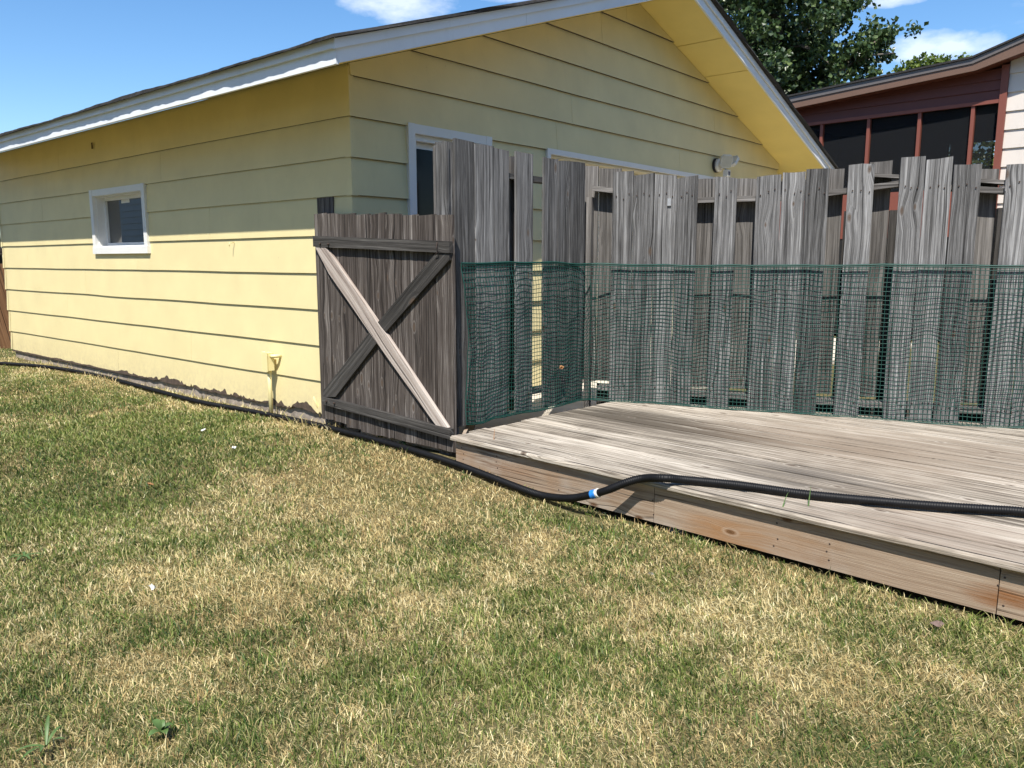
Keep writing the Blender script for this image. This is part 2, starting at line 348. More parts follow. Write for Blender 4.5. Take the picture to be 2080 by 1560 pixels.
M['gutter'] = painted('grey_drip_edge', (.13, .115, .11), (.1, .1, .1), rough=.4)
M['beige'] = painted('beige_siding_paint', (.62, .56, .50), (.3, .25, .2), rough=.55)
M['vinyl'] = painted('grey_vinyl', (.62, .62, .62), (.3, .3, .3), rough=.45)
M['brown_fence'] = wood('brown_stained_board', [(.2, (.05, .025, .012)), (.5, (.13, .065, .03)), (.8, (.22, .12, .06))], knots=.2)

# ------------------------------------------------------------------ ground
u = Vector((.64914098, .76066812, 0)); O = Vector((-1.10552, 5.55, 0))
def gz(x, y):
    t = np.clip((4.75-np.asarray(y, float))/.95, 0, 1); t = t*t*(3-2*t)
    s_ = (np.asarray(x)-O.x)*u.x + (np.asarray(y)-O.y)*u.y
    return -.085*t - .035*np.clip((s_+.30)/.25, 0, 1) + .016*(fbm(np.asarray(x)*1.3+9, np.asarray(y)*1.3, 5, 3)-.5)
v = Vector((-.76066812, .64914098, 0))
def gp(s, t, z): return O + u*s + v*t + UP*z              # garage coordinates
DZ = .15
FL = atz(918, 886, DZ); FR = atz(2080, 1150, DZ); dd = (FR-FL).normalized(); dn = Vector((dd.y, -dd.x, 0)); dn = dn if dn.y < 0 else -dn
FA, FB, FC = atz(925, 872, DZ), atz(1198, 812, DZ), atz(2080, 872, DZ)      # fence foot: end, corner, right
e1 = (FB-FA).normalized(); n1 = Vector((e1.y, -e1.x, 0)); e2 = (FC-FB).normalized(); n2 = Vector((e2.y, -e2.x, 0))
n1 = n1 if n1.y < 0 else -n1; n2 = n2 if n2.y < 0 else -n2

def sheet(name, xs, ys, zf, mat, kind='structure'):
    X, Y = np.meshgrid(xs, ys); Z = zf(X, Y); nx, ny = len(xs), len(ys)
    V = np.stack([X, Y, Z], -1).reshape(-1, 3); i = np.arange(nx-1)[None, :] + np.arange(ny-1)[:, None]*nx
    Fc = np.stack([i, i+1, i+nx+1, i+nx], -1).reshape(-1, 4)
    me = bpy.data.meshes.new(name); me.from_pydata(V.tolist(), [], Fc.tolist()); me.polygons.foreach_set('use_smooth', [True]*len(me.polygons))
    return tag(link(name, me, mat, None, Vector((0, 0, 0))), kind=kind)
m, t, b = newmat('lawn_soil'); g = nd(t, 'ShaderNodeNewGeometry').outputs['Position']
c = ramp(t, noise(t, g, 60, 6, .7), [(.3, (.03, .026, .013)), (.5, (.12, .098, .048)), (.7, (.30, .24, .12))])
c = mixc(t, ramp(t, noise(t, g, 1.2, 4), [(.4, (0, 0, 0)), (.6, (.6, .6, .6))]), c, (.055, .075, .022))
t.links.new(c, b.inputs['Base Color']); b.inputs['Roughness'].default_value = .95; b.inputs['Specular IOR Level'].default_value = .1
M['soil'] = m
ax = lambda lo, hi, st, far: np.array([-q for q in far[::-1]] + list(np.arange(lo, hi, st)) + list(far))
ground = sheet('ground', ax(-13, 9, .2, [16, 30, 60, 140, 300]), np.array([-300, -120, -40, -12] + list(np.arange(-4, 15, .2)) + [20, 30, 60, 140, 300.]), lambda X, Y: gz(X, Y)-.004, M['soil'])
apron = [gp(-.0, -.02, 0), gp(9, -.02, 0), gp(9, -1.6, 0), FB + e1*1.0 + n1*-.25, FB + n1*-.2, FA + n1*-.16 + e1*.05]
for q in apron: q.z = .012
tag(prism('concrete_apron', apron, UP, .1, M['slab']), kind='structure')

# ------------------------------------------------------------------ garage
gar = thing('garage', gp(3.6, 3.5, 0), 'pale yellow lap-sided garage with white trim, peeling along its bottom edge', 'garage')
KS, Z0, RS, GW, GD = .333, 2.515, 3.657, 7.315, 7.03
OVR, OVE = .567, .53
zsoff = lambda s: Z0 + KS*(s if s < RS else GW-s)
rows_left = [.075, .308, .577, .843, 1.112, 1.379, 1.647, 1.903, 2.172, 2.50]
rows_gab = [.06, .308, .577, .843, 1.112, 1.379, 1.648, 1.90, 2.170, 2.434, 2.70, 2.955, 3.223, 3.50, 3.80]
def cut(rects, op):
    res = []
    for (a, b, c, d) in rects:
        A, B, Cc, D = op
        if b <= A or a >= B or d <= Cc or c >= D: res.append((a, b, c, d)); continue
        if a < A: res.append((a, A, c, d))
        if b > B: res.append((B, b, c, d))
        x0, x1 = max(a, A), min(b, B)
        if c < Cc: res.append((x0, x1, c, Cc))
        if d > D: res.append((x0, x1, D, d))
    return res
def clip(poly, f):
    res = []
    for i, p in enumerate(poly):
        q = poly[(i+1) % len(poly)]; fp, fq = f(p), f(q)
        if fp >= 0: res.append(p)
        if fp*fq < 0: k = fp/(fp-fq); res.append((p[0]+(q[0]-p[0])*k, p[1]+(q[1]-p[1])*k))
    return res
def lap(poly, z0, z1, place, nrm, mat, parent=gar, name='siding_board', t0=.0135, t1=.004, under=None, wavy=False):
    """lap board: wedge, thick at its lower edge; poly in (along, z)"""
    if wavy and len(poly) == 4:
        (a0_, c0_), (a1_, _) = poly[0], poly[1]; n_ = max(2, int((a1_-a0_)/.22)); xs_ = np.linspace(a0_, a1_, n_+1)
        wv_ = (fbm(xs_*1.1 + z0*13, xs_*0+z0*7, 66, 3)-.5)*.011; poly = [(x_, c0_+w_) for x_, w_ in zip(xs_, wv_)] + poly[2:]
    k = len(poly); th = lambda z: t0 + (t1-t0)*(z-z0)/(z1-z0)
    V = [place(a, z) + nrm*th(z) for a, z in poly] + [place(a, z) for a, z in poly]
    nn = Vector()
    for i in range(k): nn += V[i].cross(V[(i+1) % k])
    f = list(range(k)); f = f if nn.dot(nrm) > 0 else f[::-1]
    Fc = [tuple(f), tuple(q+k for q in f[::-1])] + [(f[i], f[i]+k, f[(i+1) % k]+k, f[(i+1) % k]) for i in range(k)]
    o = mesh(name, V, Fc, mat, parent)
    if under:  # dark underside colour paints in the shade line below each lap
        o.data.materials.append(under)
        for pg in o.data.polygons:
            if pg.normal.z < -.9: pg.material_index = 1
    return o
WIN = (3.075, 4.17, 1.335, 1.85)
jl = {0: [3.9], 1: [2.35], 2: [5.1], 3: [4.55], 4: [3.3, 6.2], 5: [1.9], 6: [5.6], 7: [2.7], 8: [5.0]}
for r in range(len(rows_left)-1):
    z0, z1 = rows_left[r], rows_left[r+1]
    xs = [.0] + jl[r] + [GD]
    for a, b_ in zip(xs, xs[1:]):
        for (p, q, c0, d0) in cut([(a+.0014, b_-.0014, z0, z1+.012)], WIN):
            if r == 0:     # ragged, peeling bottom edge; the rotten board shows below it
                n_ = int((q-p)/.022); xx = np.linspace(p, q, n_)
                bite = np.clip(fbm(xx*3.1+2, xx*0+.5, 3, 3)-.47, 0, 1)*.30 + (RNG.random(n_)**3)*.022 + np.clip(fbm(xx*14, xx*0, 8, 2)-.58, 0, 1)*.14
                wgt = np.clip((4.2-xx)/1.6, .12, 1); bite = bite*wgt
                slump = .055*np.clip((2.2-xx)/2.2, 0, 1) - .0*xx
                lowp = [(x, .062 + bb - sl_*.2) for x, bb, sl_ in zip(xx, bite, slump)]
                lap(lowp + [(q, d0), (p, d0)], z0-.02, d0, lambda s, z: gp(0, s, z), -u, M['yellow'])
                b2 = np.clip(fbm(xx*5+7, xx*0+3, 6, 3)-.5, 0, 1)*.09 + RNG.random(n_)*.010
                lap([(x, .046 + bb*w_) for x, bb, w_ in zip(xx, b2, wgt)] + [(q, d0-.05), (p, d0-.05)], z0-.03, d0, lambda s, z: gp(0, s, z), -u, M['rot_lap_shade'], name='exposed_board', t0=.0135, t1=.004)
            else: lap([(p, c0), (q, c0), (q, d0), (p, d0)], z0, z1, lambda s, z: gp(0, s, z), -u, M['yellow'], t0=.0165, under=M['rot_lap_shade'], wavy=True)
DOOR = (.565, 1.35, .0, 2.125); GDOOR = (2.20, 6.99, .0, 2.135)
jg = {9: [2.52], 8: [2.30, 4.55, 5.9], 12: [2.98], 10: [5.35], 11: [5.45], 13: [3.4]}
for r in range(len(rows_gab)-1):
    z0, z1 = rows_gab[r], rows_gab[r+1]; xs = [0.] + jg.get(r, [3.6]) + [GW]
    for a, b_ in zip(xs, xs[1:]):
        rr = [(a+.0018, b_-.0018, z0, z1+.012)]
        for op in (DOOR, GDOOR): rr = [q for w in [rr] for q in cut(w, op)]
        for (p, q, c0, d0) in rr:
            poly = [(p, c0), (q, c0), (q, d0), (p, d0)]
            poly = clip(poly, lambda w: Z0-.004 + KS*w[0] - w[1]); poly = clip(poly, lambda w: Z0-.004 + KS*(GW-w[0]) - w[1]) if len(poly) > 2 else poly
            if len(poly) > 2: lap(poly, z0, z1, lambda s, z: gp(s, 0, z), -v, M['yellow'], t0=.027, t1=.005, under=M['rot_lap_shade'], wavy=True)
for r in range(len(rows_left)-1):      # metal corner caps, one to a course
    z0, z1 = rows_left[r]-.004, rows_left[r+1]-.006
    for nm, (c_, e_) in (('near', (gp(0, 0, 0), (v, u))), ('far', (gp(0, GD, 0), (-v, u)))):
        a_, b2_ = e_; o1, o2 = .0205, .009
        V = []
        for z, o_ in ((z0, o1), (z1, o2)):
            na, nb = -u, (-v if nm == 'near' else v); ob = o_*1.6
            V += [c_ + a_*.03 + na*o_ + UP*z, c_ + na*o_ + nb*ob + UP*z, c_ + b2_*.03 + nb*ob + UP*z]
        mesh('corner_cap', V, [(0, 1, 4, 3), (1, 2, 5, 4)], M['yellow'], gar)
# carcase behind the boards, foundation
def gbox(name, s0, s1, t0, t1, z0, z1, mat, parent=gar):
    return box(name, gp(s0, t0, z0), u*(s1-s0), v*(t1-t0), UP*(z1-z0), mat, parent)
gbox('foundation', .012, GW-.012, .012, GD-.03, -.3, .10, M['concrete'])
for (p, q, c0, d0) in cut([(.06, GD-.06, .105, 2.49)], WIN): gbox('sheathing', .002, .05, p, q, c0, d0, M['rot_lap_shade'])
for i, (p, q, c0, d0) in enumerate(cut(cut([(.004, GW-.004, .105, 2.50)], DOOR), GDOOR)): gbox('sheathing', p, q, .003, .05, c0, d0, M['rot_lap_shade'])
prism('gable_sheathing', [gp(.06, .05, 2.506), gp(GW-.06, .05, 2.506), gp(RS, .05, zsoff(RS)-.03)], -v, .04, M['rot_lap_shade'], gar)
gbox('end_wall', GW-.05, GW, .052, GD, .105, 2.5, M['yellow']); gbox('back_wall', .0, GW-.052, GD-.05, GD+.0, .105, 2.5, M['yellow'])
# window
win = gbox('window', WIN[0] and .10, .115, WIN[0], WIN[1], WIN[2], WIN[3], M['glass'])
fr = .062; a0, a1, b0, b1 = WIN
def tbox(nm, s0, s1, t0, t1, z0, z1, mat=M['white_clean']): return gbox(nm, s0, s1, t0, t1, z0, z1, mat, win)
tbox('casing', -.034, .002, a0-fr, a0+.004, b0-fr, b1+fr); tbox('casing', -.034, .002, a1-.004, a1+fr, b0-fr, b1+fr)
tbox('casing', -.032, .001, a0+.005, a1-.005, b1-.002, b1+fr-.002); tbox('sill', -.040, .001, a0-fr-.004, a1+fr+.004, b0-fr-.004, b0+.002)
tbox('jamb', .0022, .12, a0+.001, a0+.014, b0, b1); tbox('jamb', .0022, .12, a1-.014, a1-.001, b0, b1); tbox('jamb', .0025, .12, a0+.0145, a1-.0145, b1-.014, b1-.001); tbox('jamb', .0025, .12, a0+.0145, a1-.0145, b0+.001, b0+.014)
sw = .045
for q in ((a0+.015, a0+sw, b0+.015, b1-.015), (a1-sw, a1-.015, b0+.015, b1-.015)): tbox('sash', .075, .099, *q)
tbox('sash', .074, .099, a0+sw+.001, a1-sw-.001, b0+.015, b0+sw); tbox('sash', .074, .099, a0+sw+.001, a1-sw-.001, b1-sw, b1-.015)
tbox('sticker', .0985, .0995, 3.62, 3.80, b1-sw-.035, b1-sw-.001, M['plastic_white'])
# service door
door = gbox('door', DOOR[0]+.05, DOOR[1]-.05, .06, .095, .06, 2.075, M['white_clean'])
def dbox(nm, s0, s1, t0, t1, z0, z1, mat=M['white_clean'], par=door): return gbox(nm, s0, s1, t0, t1, z0, z1, mat, par)
dbox('pane', DOOR[0]+.055, DOOR[1]-.055, .052, .0595, .3, 2.03, M['dark_glass'])
dbox('casing', DOOR[0]-.062, DOOR[0]+.004, -.038, .004, .0, DOOR[3]+.065); dbox('casing', DOOR[1]-.004, DOOR[1]+.062, -.038, .004, 0, DOOR[3]+.065)
dbox('casing', DOOR[0]+.005, DOOR[1]-.005, -.036, .003, DOOR[3]-.003, DOOR[3]+.063)
dbox('jamb', DOOR[0]+.001, DOOR[0]+.049, .0045, .11, .0, DOOR[3]-.004); dbox('jamb', DOOR[1]-.049, DOOR[1]-.001, .0045, .11, 0, DOOR[3]-.004); dbox('jamb', DOOR[0]+.0495, DOOR[1]-.0495, .005, .11, 2.078, DOOR[3]-.004)
# overhead door
od = gbox('overhead_door', GDOOR[0]+.02, GDOOR[1]-.02, .17, .20, .02, 2.12, M['cream'])
for k in range(4):
    for j in range(6):
        w_ = (GDOOR[1]-GDOOR[0]-.04)/6; s0 = GDOOR[0]+.02+j*w_
        gbox('door_panel', s0+.06, s0+w_-.06, .155, .169, .02+k*.525+.07, .02+(k+1)*.525-.07, M['cream'], od)
    gbox('door_section', GDOOR[0]+.022, GDOOR[1]-.022, .1655, .1699, .02+k*.525+.006, .02+(k+1)*.525-.006, M['cream'], od)
gbox('casing', GDOOR[0]-.05, GDOOR[1]+.05, -.032, .003, GDOOR[3]-.0, GDOOR[3]+.048, M['white_clean'], od)
gbox('casing', GDOOR[0]-.05, GDOOR[0]+.002, -.031, .002, 0, GDOOR[3]-.001, M['white_clean'], od); gbox('casing', GDOOR[1]-.002, GDOOR[1]+.05, -.031, .002, 0, GDOOR[3]-.001, M['white_clean'], od)
gbox('header', GDOOR[0]+.002, GDOOR[1]-.002, .004, .168, GDOOR[3]-.02, GDOOR[3]-.002, M['cream'], od)
for s0 in (GDOOR[0]+.002, GDOOR[1]-.02): gbox('jamb', s0, s0+.018, .004, .168, 0, GDOOR[3]-.021, M['yellow_bounce'], od)
# soffits (sloping, follow the rafters), in panels
t_0, t_1 = -OVR, GD+.45
def slab(name, sa, sb, ta, tb, lift, th, mat, parent=gar):
    P = [gp(sa, ta, zsoff(sa)+lift), gp(sb, ta, zsoff(sb)+lift), gp(sb, tb, zsoff(sb)+lift), gp(sa, tb, zsoff(sa)+lift)]
    n_ = (P[1]-P[0]).cross(P[3]-P[0]).normalized(); n_ = n_ if n_.z < 0 else -n_
    return prism(name, P, n_, th, mat, parent)
for q in ((t_0+.021, 1.8), (1.803, 4.2), (4.203, t_1-.02)): slab('soffit', -OVE+.021, -.026, *q, 0, .01, M['yellow_bounce'])
zs_b = [.0, 1.86, RS]
for a, b_ in zip(zs_b, zs_b[1:]): slab('soffit', a-.0265 if a == 0 else a, b_-.003, t_0+.021, -.001, 0, .01, M['yellow_bounce'])
for a, b_ in ((RS, 4.43), (4.43, 5.06), (5.06, GW+OVE-.02)): slab('soffit', a+.005, b_-.004, t_0+.021, -.001, 0, .01, M['yellow_bounce'])
for q in ((t_0+.021, t_1-.02),): slab('soffit', GW+.0, GW+OVE-.021, 0.0, q[1], 0, .01, M['yellow_bounce'])
# fascia: lower board and a thinner board above it, set proud
def rake(name, sa, sb, lo, hi, ta, tb, mat):
    P = [gp(sa, ta, zsoff(sa)+lo), gp(sb, ta, zsoff(sb)+lo), gp(sb, ta, zsoff(sb)+hi), gp(sa, ta, zsoff(sa)+hi)]
    return prism(name, P, -v, tb-ta, mat, gar)
for a, b_ in ((-OVE-.001, 1.2), (1.203, RS-.001), (RS+.001, 5.9), (5.903, GW+OVE)):
    rake('fascia_board', a, b_, -.010, .090, t_0, t_0+.02, M['white'])
for a, b_ in ((-OVE-.022, 2.1), (2.103, RS-.001), (RS+.001, GW+OVE+.02)):
    rake('drip_board', a, b_, .072, .128, t_0-.020, t_0-.0005, M['white'])
zf = zsoff(-OVE)
for a, b_ in ((t_0-.001, 2.55), (2.553, 5.4), (5.403, t_1)):
    gbox('fascia_board', -OVE-.0, -OVE+.02, a+.001, b_, zf-.012, zf+.092, M['white'])
for a, b_ in ((t_0-.02, 2.6), (2.603, t_1)): gbox('drip_board', -OVE-.0205, -OVE-.0005, a+.001, b_, zf+.072, zf+.124, M['white'])
gbox('fascia_board', GW+OVE-.02, GW+OVE, t_0+.021, t_1, zf-.012, zf+.092, M['white'])
# roof: two shingled slopes with an uneven, slightly lifted edge
def roof(sa, sb):
    ns, nt_ = 14, 150; ss = np.linspace(sa, sb, ns); ts = np.linspace(t_0-.052, t_1+.05, nt_); V, Fc = [], []
    for d in (0, 1):
        for i, s_ in enumerate(ss):
            for j, t__ in enumerate(ts):
                e_s = s_; e_t = t__
                if i == 0: e_s += (.03*(fbm(np.array([t__*2.2]), np.array([1.5]), 61, 4)[0]-.5) + RNG.uniform(-.003, .003))*(1 if sa < RS else -1)
                if j == 0: e_t += RNG.uniform(-.016, .010)
                z = zsoff(s_) + .132 + (d == 0)*(.012 + .03*float(np.clip(fbm(np.array([t__*1.6]), np.array([s_*1.6]), 64, 3)[0]-.35, 0, 1)) + RNG.random()*.003)
                V.append(gp(e_s, e_t, z))
    N = ns*nt_; ix = lambda d, i, j: d*N+i*nt_+j
    for i in range(ns-1):
        for j in range(nt_-1): Fc += [(ix(0,i,j), ix(0,i+1,j), ix(0,i+1,j+1), ix(0,i,j+1)), (ix(1,i,j), ix(1,i,j+1), ix(1,i+1,j+1), ix(1,i+1,j))]
        Fc += [(ix(0,i,0), ix(1,i,0), ix(1,i+1,0), ix(0,i+1,0)), (ix(0,i,nt_-1), ix(0,i+1,nt_-1), ix(1,i+1,nt_-1), ix(1,i,nt_-1))]
    for j in range(nt_-1): Fc += [(ix(0,0,j), ix(0,0,j+1), ix(1,0,j+1), ix(1,0,j)), (ix(0,ns-1,j), ix(1,ns-1,j), ix(1,ns-1,j+1), ix(0,ns-1,j+1))]
    mesh('roof', V, Fc, M['shingle'], gar)
roof(-OVE-.055, RS); roof(GW+OVE+.055, RS)
# small nail and hook on the wall
P_ = hit(478, 493, O, u); tube('hook', [P_-u*.01, P_-u*.05, P_-u*.055-UP*.03], .004, M['pvc'], gar, 6)
P_ = hit(193, 290, O, u); box('vent_slot', P_-u*.024, v*.03, UP*-.06, -u*.003, M['rot_lap_shade'], gar)

# electrical box with its conduit, and a thin stake
q = hit(546, 736, O-u*.07, u); ec = thing('electrical_conduit', (q.x, q.y, 0), 'yellow painted junction box on a vertical conduit rising from the ground', 'conduit')
bz0, bz1 = hit(546, 752, O-u*.07, u).z, hit(546, 716, O-u*.07, u).z
q0 = Vector((q.x, q.y, 0))
bo = box('junction_box', q0 - v*.036 - u*.035 + UP*bz0, v*.072, u*.06, UP*(bz1-bz0), M['pvc'], ec)
box('cover', q0 - v*.040 - u*.0405 + UP*(bz0-.005), v*.080, u*.005, UP*(bz1-bz0+.01), M['pvc'], bo); box('flange', q0 + v*.0362 - u*.037 + UP*(bz0-.004), v*.010, u*.03, UP*(bz1-bz0+.008), M['white_clean'], bo)
tube('pipe', [q0 + UP*(bz0-.0), q0 + UP*.2, q0+UP*-.05], .0165, M['pvc'], ec, 12)
tube('elbow', [q0 - v*.036 + UP*(bz1-.025), q0 - v*.06 + UP*(bz1-.025), q0 - v*.075 + u*.02 + UP*(bz1-.025), q0 - v*.078 + u*.07 + UP*(bz1-.025)], .015, M['pvc'], ec, 10)
tube('clamp', [q0+UP*(bz0+.004), q0+UP*(bz0-.02)], .02, M['pvc'], ec, 12)
a_ = hit(637, 806, O-u*.05, u); b_ = atz(655, 852, 0.)
st = tube('garden_stake', [b_ - UP*.03, a_*.5+b_*.5, a_], [.007, .007, .006], M['pvc'], None, 8); tag(st, 'thin cream plastic stake leaning against the wall beside the gate', 'stake')

# floodlight on the gable
q = hit(1455, 336, O-v*.03, v); fl = thing('security_light', q, 'white twin-head security light on the gable wall above the fence', 'light')
def disc_path(p, d, l): return [p, p+d*l]
tube('gasket', disc_path(q+v*.012, -v, .03), .085, M['black'], fl, 20); tube('base', [q-v*.018, q-v*.05, q-v*.062], [.078, .075, .045], M['plastic_white'], fl, 20)
def head(c_, nrm, upv, w_, h_, d_):
    nrm = nrm.normalized(); r_ = nrm.cross(upv).normalized(); up_ = r_.cross(nrm)
    P = [c_ + r_*x + up_*y for x, y in ((-w_,-h_*.6), (-w_*.6,-h_), (w_*.6,-h_), (w_,-h_*.6), (w_,h_*.6), (w_*.6,h_), (-w_*.6,h_), (-w_,h_*.6))]
    hd = prism('lamp_head', P, nrm, d_, M['plastic_white'], fl)
    prism('lens', [c_ + r_*x*.84 + up_*y*.84 + nrm*.003 for x, y in ((-w_,-h_), (w_,-h_), (w_,h_), (-w_,h_))], nrm, .0025, M['lamp_face'], hd)
head(q - v*.15 - u*.035 + UP*.03, (-v*.75 - u*.55 - UP*.35), UP, .075, .075, .035)
head(q - v*.12 + u*.21 + UP*.045, (-v*.30 + u*.75 - UP*.55), UP, .075, .07, .035)
tube('arm', [q-v*.06, q-v*.10-u*.02+UP*.01, q-v*.12-u*.03+UP*.02], .014, M['plastic_white'], fl, 8); tube('arm', [q-v*.06, q-v*.08+u*.07+UP*.0, q-v*.10+u*.18+UP*.03], .014, M['plastic_white'], fl, 8)
sn = box('sensor', q - v*.15 + u*.0 - UP*.135, u*.075, v*.06, UP*.075, M['plastic_white'], fl); box('sensor_window', q - v*.1535 + u*.012 - UP*.122, u*.05, v*.003, UP*.045, M['lens'], sn)
tube('sensor_neck', [q-v*.07-UP*.0, q-v*.12+u*.035-UP*.065], .012, M['plastic_white'], fl, 8)

# ------------------------------------------------------------------ deck
deck = thing('wooden_deck', (FL.x+1.5, FL.y-.2, 0), 'low weathered plank deck with a tan skirt board along the lawn', 'deck')
PB = .158; deckpolys = []
dl_line = (FA - dd*.03, e1)                                   # left end of the planks follows the fence
def perp(p): return -(p-FL).dot(dn)
back_lim = [(FA - n1*.10, n1), (FB - n2*.16, n2)]
for k in range(22):
    y0, y1 = k*PB, (k+1)*PB - random.choice((.009, .012, .015, .021))
    jit = random.uniform(-.015, .02)
    P2 = [FL + dd*x - dn*y for x, y in ((-.8, y0), (6.2, y0), (6.2, y1), (-.8, y1))]
    loc2 = lambda p: ((p-FL).dot(dd), -(p-FL).dot(dn))
    pts = [loc2(p) for p in P2]
    W3 = lambda w: FL + dd*w[0] - dn*w[1]
    lim0 = (loc2(FL)[0] - .0 + jit)
    pts = clip(pts, lambda w: (W3(w)-(FA - n1*.055)).dot(n1))
    if len(pts) > 2: pts = clip(pts, lambda w: (W3(w)-(FB - n2*.14)).dot(n2))
    if len(pts) > 2: pts = clip(pts, lambda w: w[0] - (jit*.6 - .012))
    if len(pts) < 3: continue
    dz = random.uniform(-.0025, .0025) if k else 0
    top = [W3(w) + UP*dz for w in pts]
    if k == 0:
        # front plank with a rounded nose: profile swept along the edge
        x0 = min(w[0] for w in pts)-.004; x1 = 6.2; prof = [(.012, 0), (.004, -.003), (0, -.010), (0, -.024), (.004, -.028)]
        n_ = 48; V, Fc, uv = [], [], []
        full = prof[::-1] + [(.06, .0005), (.11, .0005), (y1, 0), (y1, -.028)]
        for i in range(n_+1):
            x = x0 + (x1-x0)*i/n_; wob = .0035*(fbm(np.array([x*2.3]), np.array([.3]), 4, 3)[0]-.5)
            lft = max(0, .06-(x-x0))*.4
            for (yy, zz) in full: V.append(FL + dd*(x + (yy*.25 if i == 0 else 0)) - dn*(yy+wob) + UP*zz); uv.append((x+3.3, yy-zz+1.7))
        m_ = len(full)
        for i in range(n_):
            for j in range(m_-1): Fc.append((i*m_+j, (i+1)*m_+j, (i+1)*m_+j+1, i*m_+j+1))
            Fc.append((i*m_+m_-1, (i+1)*m_+m_-1, (i+1)*m_, i*m_))
        Fc.append(tuple(range(m_))); Fc.append(tuple(n_*m_+j for j in range(m_))[::-1])
        mesh('deck_board', V, [f[::-1] for f in Fc], M['deck'], deck, uv)
        # the long open check along its nose
        pth = [FL + dd*x - dn*(.016 + .012*(fbm(np.array([x*1.9]), np.array([2.2]), 12, 3)[0]-.3)) + UP*.0004 for x in np.arange(.12, 5.5, .05)]
        pth = [p_ for p_ in pth]
        for seg in ((0, 13), (15, 46), (49, 107)):
            tube('crack', pth[seg[0]:seg[1]], [.0005] + [.0022]*(seg[1]-seg[0]-2 if seg[1] <= len(pth) else len(pth)-seg[0]-2) + [.0005], M['dark'], deck, 5)
    else:
        prism('deck_board', top, UP, .028, M['deck'], deck, dd)
    deckpolys.append(top)
# skirt: three lengths butted at the nail lines
sk0 = FL - dn*.032 - UP*(.028+.0005)
for a, b_ in ((.0, 1.005), (1.0075, 2.035), (2.0375, 5.2)):
    a2, b2 = a*1.42, b_*1.42
    box('skirt_board', sk0 + dd*a2 - UP*.184, dd*(b2-a2), -dn*.036, UP*.184, M['skirt'], deck)
box('end_skirt', FL - dn*.06 + dd*.002 - UP*.20, (FA-FL).normalized()*.9, dd*.03, UP*.168, M['skirt'], deck)
for k in range(4): box('joist', FL - dn*(.1+.42*k) + dd*.06 - UP*.15, dd*5.6, -dn*.04, UP*.118, M['gate'], deck)
V, Fc = [], []
for xs_ in (.06, .35, .82, 1.43, 2.05, 2.28, 2.9, 3.4, 4.1):
    for zz in (.04, .075, .11, .145):
        if random.random() < .25: continue
        c_ = sk0 + dd*(xs_*1.0+random.uniform(-.012, .012)) + dn*.001 - UP*zz; i0 = len(V)
        for k in range(7): th = k*2*math.pi/7; V.append(c_ + dd*math.cos(th)*.0042 + UP*math.sin(th)*.0042)
        V.append(c_+dn*.0015)
        Fc += [(i0+k, i0+(k+1) % 7, i0+7) for k in range(7)]
tag(mesh('nail_heads', V, Fc, M['rust'], deck), kind='stuff')

# ------------------------------------------------------------------ fence
fen = thing('board_fence', (FB.x, FB.y, .0), 'tall weathered grey board-on-board fence standing round the deck', 'fence')
BO, BT, RW = .045, .019, .089
# section 2, along the back of the deck
p2 = FB - n2*BO                         # a point on the front face plane
def s2(x, y, off=0.): h_ = hit(x, y, p2 - n2*off, n2); return (h_-FB).dot(e2), h_.z
front2 = [(1245,1287,348),(1288,1330,353),(1331,1374,356),(1375,1418,359),(1453,1498,360.5),(1538,1588,356),(1589.5,1636,349),(1637.5,1686,342),(1725,1778,333),(1831,1881,318),(1883,1937,321),(1939.5,1995,333),(2046,2102,334),(2104,2160,338),(2200,2258,330),(2262,2320,333),(2370,2430,340)]
for (xa, xb, yt) in front2:
    sa, za = s2(xa, yt); sb, zb = s2(xb, yt)
    p = FB + e2*sa - n2*BO; p.z = DZ - .002
    board('fence_board', p, UP, (za+zb)/2 - p.z, e2, sb-sa, n2, BT, M['fence'], fen, ragb=.001)
offb = BT + RW + .003
back2 = [(1166,1216,337),(1217.5,1262,341),(1413,1458,363),(1493,1542,363),(1680,1716,342),(1768,1813,328),(1988,2031,342),(2150,2204,345),(2315,2375,342)]
for (xa, xb, yt) in back2:
    sa, za = s2(xa, yt, offb); sb, zb = s2(xb, yt, offb)
    p = FB + e2*sa - n2*(BO+offb); p.z = .275
    board('fence_board', p, UP, (za+zb)/2 - p.z, e2, sb-sa, n2, BT, M['fence_back'], fen)
def rail2(xa, ya, xb, yb, h=.036):
    sa, za = s2(xa, ya, BT); sb, zb = s2(xb, yb, BT); A = FB + e2*sa - n2*(BO+BT+.001); B = FB + e2*sb - n2*(BO+BT+.001); A.z, B.z = za, zb
    ax_ = (B-A).normalized()
    box('rail', A - UP*h/2, B-A, -n2*RW, UP*h, M['fence_back'], fen)
rail2(1203, 382, 1396, 404.5); rail2(1398, 407, 1640, 399.5); rail2(1642, 397.5, 1842, 370.5); rail2(1846, 376, 2066, 389); rail2(2070, 391, 2420, 396)
rail2(1752, 353.5, 1852, 360, .022); rail2(1960, 364.5, 2064, 371, .024)
za = .215
for sa, sb in ((.04, 1.55), (1.553, 3.0), (3.003, 4.1)): box('rail', FB + e2*sa - n2*(BO+BT+.001) - UP*(FB.z-za), e2*(sb-sa), -n2*RW, UP*.038, M['fence_back'], fen)
for xq, wd in ((1719, .10), (1822, .17), (2041, .17), (1533, .06), (2300, .12)):  # dark uprights added behind the gaps, standing in for the shade seen through
    sa, _ = s2(xq, 600, offb+.36); p = FB + e2*(sa-wd/2) - n2*(BO+offb+.36); p.z = -.05
    box('post', p, e2*wd, -n2*.089, UP*1.6, M['gate_dark'], fen)
sa, _ = s2(1196, 450, BT+.03); p = FB + e2*(sa-.02) - n2*(BO+BT+.085); p.z = -.05; box('post', p, e2*.042, n2*.06, UP*1.72, M['fence_back'], fen)
